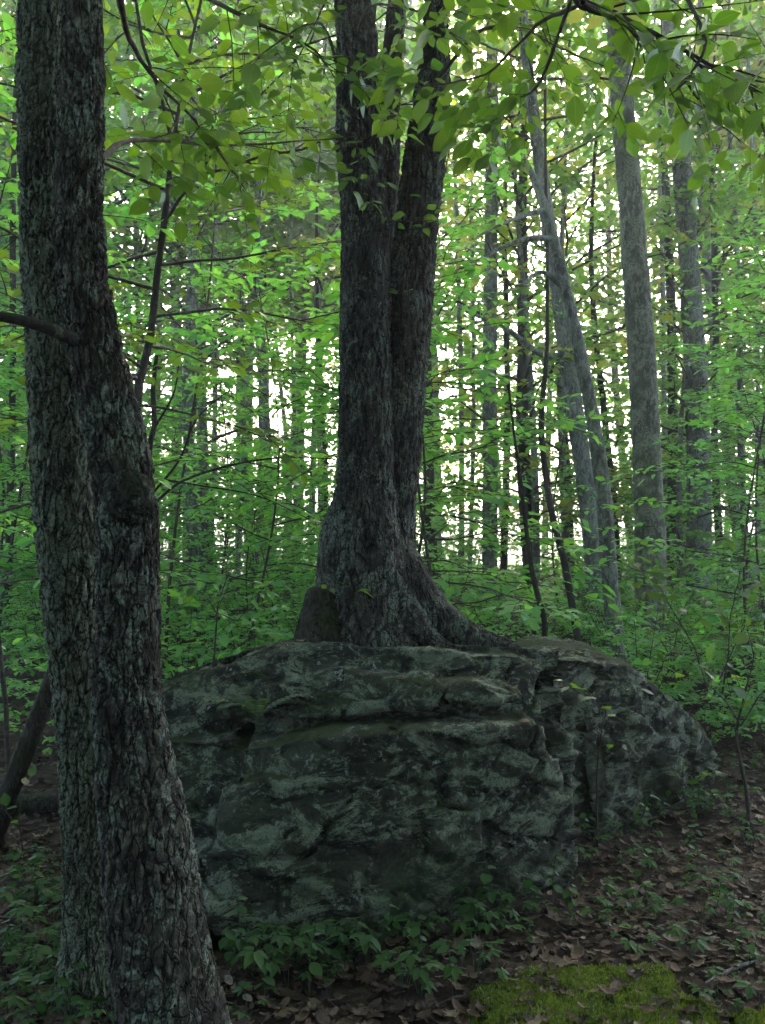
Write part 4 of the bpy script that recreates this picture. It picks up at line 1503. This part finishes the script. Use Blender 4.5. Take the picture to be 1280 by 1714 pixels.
# ================================================================== near plants with leaves built one by one
def creeper_protos():
    """woodland creeper: a short stem and palmate leaves of five leaflets"""
    palm = []
    for k in range(3):
        rng = np.random.default_rng(400 + k)
        L = []
        for a, s in ((0, 1.0), (0.95, 0.88), (-0.95, 0.88), (1.9, 0.6), (-1.9, 0.6)):
            a += rng.normal(0, 0.08)
            ax = norm(np.array((math.cos(a), math.sin(a), -0.22 - 0.2 * rng.random())))
            L.append((ax * 0.06, ax, norm(UP + rng.normal(0, 0.15, 3)), s * (0.9 + 0.2 * rng.random())))
        me = leaf_mesh('leaf', L, T_OVATE, Q_OVATE, M['leaf_ground'])
        palm.append(me)
    protos = []
    for k in range(5):
        rng = np.random.default_rng(420 + k)
        nl = 4 + k % 3
        bag = Bag()
        leaves = []
        for j in range(nl):
            az = j * 2.4 + rng.normal(0, 0.3)
            h = 0.05 + 0.11 * rng.random()
            ro = 0.03 + 0.10 * rng.random()
            tip = np.array((math.cos(az) * ro, math.sin(az) * ro, h))
            bag.tube(np.array([(0, 0, -0.03), tip * (0.4, 0.4, 0.75), tip]), [0.0022, 0.0016, 0.001], 4)
            leaves.append((tip, az, rng.normal(0, 0.18), rng.normal(0, 0.18), 0.06 * (0.7 + 0.6 * rng.random()), int(rng.integers(0, 3))))
        protos.append((bag.mesh('stem'), leaves))
    return palm, protos


PALM, CREEP = creeper_protos()


def put_creeper(x, y, z, k, s, rz, label, group, name='creeper_plant'):
    t = thing(name, label, 'plant', (x, y, z), group, rz)
    t.scale = (s, s, s)
    st_, lv = CREEP[k % 5]
    obj('stem', st_, M['fern'], t)
    for tip, az, tx, ty, ls, m in lv:
        o = obj('leaf', PALM[m], None, t)
        o.location = [float(c) for c in tip]
        o.rotation_euler = (tx, ty, az)
        o.scale = (ls, ls, ls)
    return t


SIMPLE = []
for me_ in LEAFS:
    c_ = me_.copy()
    c_.materials.clear()
    c_.materials.append(M['leaf_ground'])
    SIMPLE.append(c_)
SEED = []
for k in range(4):
    r_ = np.random.default_rng(440 + k)
    bag = Bag()
    h = 0.10 + 0.05 * k
    t_ = np.linspace(0, 1, 6)
    pth = np.stack([0.03 * np.sin(2 * t_ + k), 0.03 * t_ ** 2, -0.03 + (h + 0.03) * t_], 1)
    bag.tube(pth, 0.002, 4)
    lv = []
    for j in range(4 + k):
        tt = 0.45 + 0.55 * (j + 0.7) / (4 + k)
        p = np.array([np.interp(tt, t_, pth[:, c]) for c in range(3)])
        az = j * 2.2 + r_.normal(0, 0.4)
        lv.append((p, az, r_.normal(0, 0.25), r_.uniform(-0.1, 0.5), 0.05 * (0.6 + 0.7 * r_.random()), int(r_.integers(0, 5))))
    SEED.append((bag.mesh('stem'), lv))


def put_seedling(x, y, z, k, s, rz, label, group):
    t = thing('seedling', label, 'plant', (x, y, z), group, rz)
    t.scale = (s, s, s)
    st_, lv = SEED[k % 4]
    obj('stem', st_, M['fern'], t)
    for tip, az, tx, ty, ls, m in lv:
        o = obj('leaf', SIMPLE[m], None, t)
        o.location = [float(c) for c in tip]
        o.rotation_euler = (tx, ty, az)
        o.scale = (ls, ls, ls)


rng = np.random.default_rng(91)
clusters = [
    ((380, 1530, 640, 1600), 26, 1.15, 'five leaflet creeper at the shaded front foot of the boulder', 'creepers at the boulder foot'),
    ((400, 1590, 560, 1690), 10, 1.1, 'five leaflet creeper on dark litter between forked tree and boulder', 'creepers by the forked tree'),
    ((680, 1490, 870, 1560), 22, 1.25, 'tall lobed creeper clump against the boulder lower face', 'creepers against the boulder face'),
    ((860, 1480, 1010, 1540), 12, 1.0, 'small creeper growing through leaf litter by the boulder corner', 'creepers by the boulder corner'),
    ((670, 1600, 830, 1670), 7, 1.05, 'creeper sprig on open litter beside the moss', 'creepers beside the moss'),
    ((960, 1400, 1110, 1470), 10, 0.95, 'creeper seedling in the leaf litter under the boulder notch', 'creepers under the notch'),
    ((1030, 1320, 1230, 1400), 18, 1.35, 'broad leaved plant at the sloping end of the boulder', 'plants at the boulder end'),
    ((1100, 1420, 1280, 1560), 9, 0.9, 'scattered seedling on the open leaf litter', 'seedlings on the litter'),
    ((0, 1490, 150, 1620), 44, 0.9, 'leafy creeper in the green carpet beside the forked tree', 'creepers in the green carpet'),
    ((0, 1600, 200, 1714), 50, 0.85, 'leafy creeper in the green carpet at the forked tree foot', 'creepers at the forked tree foot'),
    ((560, 1560, 900, 1640), 14, 0.6, 'small seedling scattered on dark litter before the boulder', 'seedlings before the boulder'),
    ((1150, 1230, 1280, 1420), 24, 0.9, 'leafy creeper on the rising floor past the boulder end', 'creepers on the rising floor'),
    ((0, 1440, 140, 1530), 22, 0.8, 'low creeper on the leaf litter behind the forked tree', 'creepers behind the forked tree'),
    ((1000, 1430, 1280, 1600), 34, 0.75, 'low seedling among fallen leaves of the open floor', 'low seedlings on the floor'),
    ((1060, 1600, 1280, 1710), 6, 0.7, 'tiny seedling poking through the bright moss', 'seedlings in the moss'),
]
for (x0, y0, x1, y1), n, s, lab, grp in clusters:
    for _ in range(n):
        p = PG(rng.uniform(x0, x1), rng.uniform(y0, y1))
        if on_rock(p[0], p[1]):
            p[1] -= 0.12
            if on_rock(p[0], p[1]):
                continue
        if rng.random() < 0.42:
            where = lab.split(' ', 3)[3] if False else grp.split(' ', 1)[1]
            put_seedling(p[0], p[1], p[2], int(rng.integers(0, 4)), 0.72 * s * rng.uniform(0.6, 1.5), rng.uniform(0, 6.28), 'single stemmed seedling with oval leaves ' + where, 'oval leaved seedlings ' + where)
        else:
            put_creeper(p[0], p[1], p[2], int(rng.integers(0, 5)), 0.78 * s * rng.uniform(0.5, 1.3), rng.uniform(0, 6.28), lab, grp)


def leafy_plant(name, label, base, stems, leaf, seed, slen=0.25, ns=4, nup=1.0):
    """saplings near enough to tell each leaf: stems given as paths"""
    t = thing(name, label, 'sapling', base)
    rng = np.random.default_rng(seed)
    for path, r in stems:
        b, L = leafy_branch(t, base, path, r, rng, leaf, ns, slen, start=0.35, jit=0.3, droop=0.2, twigs=False, spacing=0.9)
        b.name = 'stem'
        put_leaves(L[:80], b)
    return t


b = P(357, 1095, 4.5)
b[2] = rock_top(b[0], b[1]) - 0.02
leafy_plant('boulder_seedling', 'thin bare stemmed seedling growing from the boulder shoulder', b,
            [([b, P(362, 1040, 4.5), P(368, 1000, 4.5), P(388, 945, 4.5)], 0.006), ([P(370, 995, 4.5), P(395, 985, 4.45), P(425, 972, 4.4)], 0.003), ([P(364, 1030, 4.5), P(345, 1000, 4.5), P(325, 985, 4.45)], 0.003)], 0.06, 501, 0.14, 3)
b = P(1000, 1400, 4.25)
b[2] = gz(b[0], b[1])
leafy_plant('hazel_seedling', 'slender seedling with pale leaves in front of the boulder smooth end', b,
            [([b, P(1000, 1300, 4.2), P(1010, 1210, 4.2), P(1030, 1150, 4.2)], 0.005), ([P(1010, 1200, 4.2), P(985, 1165, 4.15), P(950, 1150, 4.1)], 0.003)], 0.075, 502, 0.16, 3)
b = PG(1246, 1390)
leafy_plant('crooked_seedling', 'crooked dark seedling rising from the litter past the boulder', b,
            [([b, P(1250, 1340, b[1]), P(1236, 1250, b[1]), P(1244, 1180, b[1]), P(1262, 1090, b[1])], 0.013), ([P(1240, 1215, b[1]), P(1210, 1170, b[1]), P(1180, 1140, b[1])], 0.005), ([P(1240, 1215, b[1]), P(1275, 1160, b[1]), P(1310, 1130, b[1])], 0.005)], 0.08, 503, 0.22, 4)
b = PG(1200, 1230)
leafy_plant('arching_seedling', 'arching broad leaved seedling beside the boulder sloping end', b,
            [([b, P(1180, 1140, b[1]), P(1150, 1060, b[1]), P(1110, 1030, b[1])], 0.008), ([b, P(1215, 1120, b[1]), P(1225, 1020, b[1]), P(1240, 950, b[1])], 0.008), ([P(1190, 1170, b[1]), P(1240, 1060, b[1]), P(1290, 1000, b[1])], 0.007), ([P(1160, 1080, b[1]), P(1120, 1010, b[1]), P(1090, 960, b[1])], 0.005)], 0.10, 504, 0.34, 13)
b = PG(1262, 1200)
leafy_plant('spreading_seedling', 'spreading seedling with large leaves beside the rotting log', b,
            [([b, P(1250, 1130, b[1]), P(1230, 1080, b[1]), P(1190, 1050, b[1])], 0.007), ([b, P(1270, 1110, b[1]), P(1280, 1030, b[1]), P(1270, 960, b[1])], 0.007), ([P(1262, 1150, b[1]), P(1290, 1080, b[1]), P(1330, 1040, b[1])], 0.006)], 0.11, 507, 0.36, 10)
b = PG(1130, 1185)
leafy_plant('slender_seedling', 'slender leafy seedling between the boulder end and lichened trunk', b,
            [([b, P(1128, 1100, b[1]), P(1140, 1030, b[1]), P(1165, 985, b[1])], 0.007), ([P(1130, 1120, b[1]), P(1105, 1070, b[1]), P(1080, 1050, b[1])], 0.005)], 0.10, 508, 0.34, 9)
b = PG(1150, 1350)
leafy_plant('broad_leaf_seedling', 'short seedling with broad leaves at the foot of the boulder end', b,
            [([b, P(1140, 1320, b[1]), P(1120, 1290, b[1])], 0.004), ([b, P(1170, 1320, b[1]), P(1190, 1300, b[1])], 0.004), ([b, P(1090, 1350, b[1] - 0.1), P(1060, 1330, b[1] - 0.15)], 0.004)], 0.085, 505, 0.16, 3)
b = PG(40, 1430)
leafy_plant('litter_seedling', 'small yellow green seedling beside the leaning stem', b,
            [([b, P(32, 1370, b[1]), P(38, 1320, b[1])], 0.004), ([P(34, 1390, b[1]), P(10, 1360, b[1]), P(-5, 1350, b[1])], 0.003)], 0.07, 506, 0.1, 2)


# fern on the boulder
def fern():
    b = P(425, 1205, 3.86)
    t = thing('fern', 'small green fern growing from the crack in the boulder', 'fern', b)
    rng = np.random.default_rng(61)
    for k in range(9):
        az = math.pi * (1.15 + 0.75 * k / 8) + rng.normal(0, 0.15) if k < 5 else rng.uniform(-0.6, 3.6)
        ln = 0.24 + 0.12 * rng.random()
        d = np.array((math.cos(az) * 0.9, math.sin(az) * 0.5, 0))
        tt = np.linspace(0, 1, 16)
        path = np.outer(tt * ln, d) + np.outer(0.9 * ln * (tt - 0.75 * tt ** 2), UP)
        tan = norm(np.gradient(path, axis=0))
        L = []
        for i in range(2, 16):
            w = math.sin(math.pi * (0.12 + 0.86 * tt[i])) ** 0.8
            for sgn in (-1, 1):
                sd = norm(np.cross(tan[i], UP)) * sgn
                ax = norm(sd + tan[i] * 0.35 + rng.normal(0, 0.06, 3))
                L.append((path[i], ax, norm(np.cross(sd, tan[i]) * sgn + rng.normal(0, 0.1, 3)), 0.06 * w))
        Tn = T_MID * (1, 0.8, 1)
        me = leaf_mesh('frond', L, Tn, Q_MID, M['fern'])
        f = obj('frond', me, None, t)
        bag = Bag()
        bag.tube(path, 0.0016, 3)
        obj('midrib', bag.mesh('midrib'), M['fern'], f)


fern()

# ================================================================== fallen logs and sticks
def log(name, label, path, r, bark, seed):
    p = catmull(np.asarray(path), 8)
    c = [(*q, r * (1 - 0.15 * i / 7)) for i, q in enumerate(p)]
    c = [(*(np.array(c[0][:3]) - 0.01 * norm(p[1] - p[0])), r * 0.2)] + c + [(*(np.array(c[-1][:3]) + 0.01 * norm(p[-1] - p[-2])), r * 0.2)]
    V, Q = stem_np([(x, y, z, rr) for x, y, z, rr in c], 0.02, None, 24, 0.008, (20, 4), None, seed, None, 0.1) if abs(p[-1][1] - p[0][1]) < 0.9 * np.linalg.norm(p[-1] - p[0]) else tube_np(np.array(c)[:, :3], np.array(c)[:, 3], 14)
    b = np.array(p[0])
    o = obj(name, mesh_np(name, V - b, Q, smooth=True), M[bark])
    o.location = b
    o['label'] = label
    o['category'] = 'log' if r > 0.02 else 'stick'
    return o


a, c = PG(-60, 1362), PG(210, 1352)
log('fallen_log', 'dark fallen log lying across the litter behind the forked tree', [a + (0, 0, 0.04), (a + c) / 2 + (0, 0.05, 0.05), c + (0, 0, 0.04)], 0.055, 'bark_moss', 81)
a = P(1225, 1118, 7.6)
log('fallen_log', 'dark rotting log among seedlings past the boulder', [(a[0], a[1], gz(a[0], a[1]) + 0.28), (a[0] + 0.5, a[1] + 0.15, gz(a[0] + .5, a[1]) + 0.32), (a[0] + 1.4, a[1] + 0.3, gz(a[0] + 1.4, a[1] + .3) + 0.3)], 0.11, 'bark_dark', 82)
for k, (x0, y0, x1, y1, r, lab) in enumerate([(700, 1690, 800, 1655, 0.005, 'thin dry stick on the litter beside the moss'), (1010, 1540, 1130, 1590, 0.006, 'thin dry stick near the edge of the moss'), (1130, 1480, 1270, 1465, 0.007, 'long dry stick on the open leaf litter'), (1180, 1640, 1270, 1600, 0.006, 'pale dry stick lying over the moss edge')]):
    a, c = PG(x0, y0), PG(x1, y1)
    log('dry_stick', lab, [a + (0, 0, 0.012), (a + c) / 2 + (0.01, 0.01, 0.022), c + (0, 0, 0.012)], r, 'dead' if k % 2 else 'twig', 90 + k)

# ================================================================== leaf litter
def litter_meshes():
    out = []
    for k in range(6):
        rng = np.random.default_rng(600 + k)
        n = 16
        th = np.linspace(-math.pi, math.pi, n, endpoint=False)
        if k % 2 == 0:   # lobed outline
            r = 0.42 + 0.13 * np.cos(th * (7 if k else 5)) + rng.normal(0, 0.03, n)
        else:
            r = 0.40 + rng.normal(0, 0.02, n)
        x = r * np.cos(th) * 1.25
        y = r * np.sin(th) * (0.8 if k % 2 == 0 else 0.62)
        c1, c2 = rng.uniform(-0.8, 1.3), rng.uniform(-0.4, 0.7)
        z = c1 * y ** 2 + c2 * x ** 2 + 0.22 * np.abs(y) + rng.normal(0, 0.02, n)
        V = np.vstack([np.stack([x, y, z], 1), np.stack([x * 0.5, y * 0.5, 0.3 * z], 1), [(0, 0, 0)]])
        i = np.arange(n)
        q = np.stack([i, (i + 1) % n, n + (i + 1) % n, n + i], 1)
        t = np.stack([n + i, n + (i + 1) % n, np.full(n, 2 * n)], 1)
        out.append((V, q, t))
    return out


LIT = litter_meshes()


def litter():
    rng = np.random.default_rng(33)
    mes = []
    for V, q, t in LIT:
        me = mesh_np('fallen_leaf', V, q, t, smooth=True, face_attrs={'rnd': np.zeros(len(q) + len(t))})
        me.materials.append(M['litter'])
        mes.append(me)
    pts = []
    n = 0
    while n < 17000:
        d = 2.2 + 7.5 * rng.random() ** 1.5
        x = rng.uniform(-0.5, 0.5) * d
        n += 1
        pts.append((x, d))
    pts = np.array(pts)
    cell = set((int(v[0] / 0.05), int(v[1] / 0.05)) for v in ROCKV if v[2] > 0.08)
    pts = np.array([p for p in pts if (int(p[0] / 0.05), int(p[1] / 0.05)) not in cell])
    zz = ground_z(pts[:, 0], pts[:, 1])
    inm = (pts[:, 0] > 0.3) & (pts[:, 0] < 1.5) & (pts[:, 1] < 3.1) & (rng.random(len(pts)) < 0.12)
    zz = zz + 0.024 * inm      # some lie on top of the moss
    # individual leaves: the nearest that show
    score = pts[:, 1] + np.where((pts[:, 0] > -0.5) | (pts[:, 1] > 3.6), 0, 3)
    order = np.argsort(score)
    one = order[:300]
    rest = order[300:]
    for k in one:
        o = bpy.data.objects.new('fallen_leaf', mes[k % 6])
        COL.objects.link(o)
        o.parent = ground
        o.location = (pts[k, 0], pts[k, 1], zz[k] + 0.008 + 0.02 * rng.random())
        o.rotation_euler = (rng.normal(0, 0.25), rng.normal(0, 0.25), rng.uniform(0, 6.28))
        s = 0.026 + 0.048 * rng.random() ** 1.4
        o.scale = (s, s, s * rng.uniform(0.5, 1.3))
    Vs, Qs, Ts, rn_q, rn_t, nv = [], [], [], [], [], 0
    for k in rest:
        V, q, t = LIT[k % 6]
        a, b_, c = rng.normal(0, 0.25), rng.normal(0, 0.25), rng.uniform(0, 6.28)
        R = np.array(Matrix.Rotation(c, 3, 'Z') @ Matrix.Rotation(a, 3, 'X') @ Matrix.Rotation(b_, 3, 'Y'))
        W = (V * (0.022 + 0.05 * rng.random() ** 1.6)) @ R.T + (pts[k, 0], pts[k, 1], zz[k] + 0.006 + 0.02 * rng.random())
        Vs.append(W)
        Qs.append(q + nv)
        Ts.append(t + nv)
        r = rng.random()
        rn_q.append(np.full(len(q), r))
        rn_t.append(np.full(len(t), r))
        nv += len(V)
    me = mesh_np('leaf_litter', np.concatenate(Vs), np.concatenate(Qs), np.concatenate(Ts), smooth=True, face_attrs={'rnd': np.concatenate(rn_q + rn_t)})
    me.materials.append(M['litter'])
    o = obj('leaf_litter', me, None, ground)
    o['kind'] = 'stuff'
    o['label'] = 'brown fallen leaves covering the forest floor'


litter()

# ================================================================== moss on the ground
def moss():
    rng = np.random.default_rng(44)
    n = 260
    x0, x1, y0, y1 = -0.1, 1.6, 2.3, 3.4
    X, Y = np.meshgrid(np.linspace(x0, x1, n), np.linspace(y0, y1, n))
    px = 640 + X / Y * F
    py = 908 + EYE / Y * F
    q = np.stack([X.ravel(), Y.ravel(), np.zeros(X.size)], 1)
    edge = fbm(q * 3.2 + 4, 4).reshape(X.shape)
    # outline of the patch in plan
    cxy = [(0.74, 2.70, 0.42, 0.34), (1.02, 2.66, 0.42, 0.30), (0.1, 2.5, 0.16, 0.08), (0.42, 2.48, 0.12, 0.06), (0.62, 2.88, 0.13, 0.09), (0.86, 2.98, 0.16, 0.08), (1.25, 2.75, 0.10, 0.08), (1.28, 2.55, 0.14, 0.10)]
    m = np.max([1 - ((X - a) / rx) ** 2 - ((Y - b) / ry) ** 2 for a, b, rx, ry in cxy], 0)
    m = m + 1.9 * edge + 0.34
    f1, f2, cid = worley(q * 11 + np.stack([fbm(q * 9, 2), fbm(q * 9 + 5, 2), 0 * q[:, 0]], 1) * 0.5)
    cush = np.sqrt(np.clip(1 - (f1 * 1.25) ** 2, 0, 1)).reshape(X.shape)
    h = np.clip(m * 2.5, -1, 1)
    Z = ground_z(X, Y) + 0.004 + np.where(h > 0, 0.006 * np.sqrt(np.clip(h, 0, 1)) + 0.015 * cush * np.clip(h * 1.5, 0, 1), 0.06 * h)
    Z = Z + 0.006 * fbm(q * 40, 2).reshape(X.shape)
    V = np.stack([X, Y, Z], -1).reshape(-1, 3)
    i, j = np.meshgrid(np.arange(n - 1), np.arange(n - 1), indexing='ij')
    Q = np.stack([i * n + j, i * n + j + 1, (i + 1) * n + j + 1, (i + 1) * n + j], -1).reshape(-1, 4)
    keep = (h.ravel()[Q] > -0.15).all(1)
    Q = Q[keep]
    used = np.unique(Q)
    remap = -np.ones(len(V), int)
    remap[used] = np.arange(len(used))
    b = np.array((0.85, 2.65, 0.0))
    o = obj('moss', mesh_np('moss', V[used] - b, remap[Q], smooth=True), M['moss'])
    o.location = b
    o['kind'] = 'stuff'
    o['label'] = 'bright yellow green moss cushions spread over the forest floor'
    o['category'] = 'moss'
    # tiny shoots
    cand = np.where(h.ravel() + rng.normal(0, 0.22, h.size) > 0.12)[0]
    pick = rng.choice(cand, 45000)
    pos = V[pick] - b + rng.uniform(-0.003, 0.003, (len(pick), 3))
    ax = norm(UP + rng.normal(0, 0.45, (len(pick), 3)))
    nr = rng.normal(size=(len(pick), 3))
    nr = norm(nr)
    me = leaf_mesh('shoots', (pos, ax, nr, rng.uniform(0.006, 0.016, len(pick))), T_FAR * (1, 0.6, 1), Q_FAR, M['moss_tuft'])
    s = obj('shoots', me, None, o)
    s['kind'] = 'stuff'


moss()


def ledge_leaves():
    rng = np.random.default_rng(35)
    k = np.where((ROCKN[:, 2] > 0.8) & (ROCKV[:, 2] > 0.5) & (ROCKV[:, 1] < 5.0))[0]
    Vs, Qs, Ts, rq, rt, nv = [], [], [], [], [], 0
    for i in rng.choice(k, 70):
        V, q, t = LIT[int(rng.integers(0, 6))]
        R = np.array(Matrix.Rotation(rng.uniform(0, 6.28), 3, 'Z') @ Matrix.Rotation(rng.normal(0, 0.25), 3, 'X'))
        Vs.append((V * rng.uniform(0.03, 0.06)) @ R.T + ROCKV[i] + (0, 0, 0.008))
        Qs.append(q + nv)
        Ts.append(t + nv)
        r = rng.random()
        rq.append(np.full(len(q), r))
        rt.append(np.full(len(t), r))
        nv += len(V)
    b = np.array((0.0, 4.0, 0.7))
    o = obj('leaf_litter', mesh_np('leaf_litter', np.concatenate(Vs) - b, np.concatenate(Qs), np.concatenate(Ts), smooth=True, face_attrs={'rnd': np.concatenate(rq + rt)}), M['litter'])
    o.location = b
    o['kind'] = 'stuff'
    o['label'] = 'brown leaves caught on the ledges and top of the boulder'


ledge_leaves()

# ================================================================== the damp air of the wood
def haze():
    bm = bmesh.new()
    bmesh.ops.create_cube(bm, size=1.0)
    me = bpy.data.meshes.new('haze')
    bm.to_mesh(me)
    bm.free()
    o = obj('haze', me)
    o.scale = (1240, 1240, 44)
    o.location = (0, 6, 44 / 2 - 16.5)
    o['kind'] = 'stuff'
    o['label'] = 'thin pale evening haze between the trees'
    m, nt, out = new_mat('haze')
    v = N(nt, 'ShaderNodeVolumePrincipled')
    v.inputs['Color'].default_value = (0.86, 0.93, 1.0, 1)
    v.inputs['Density'].default_value = 0.0025
    v.inputs['Anisotropy'].default_value = 0.6
    nt.links.new(v.outputs[0], out.inputs['Volume'])
    me.materials.append(m)


haze()
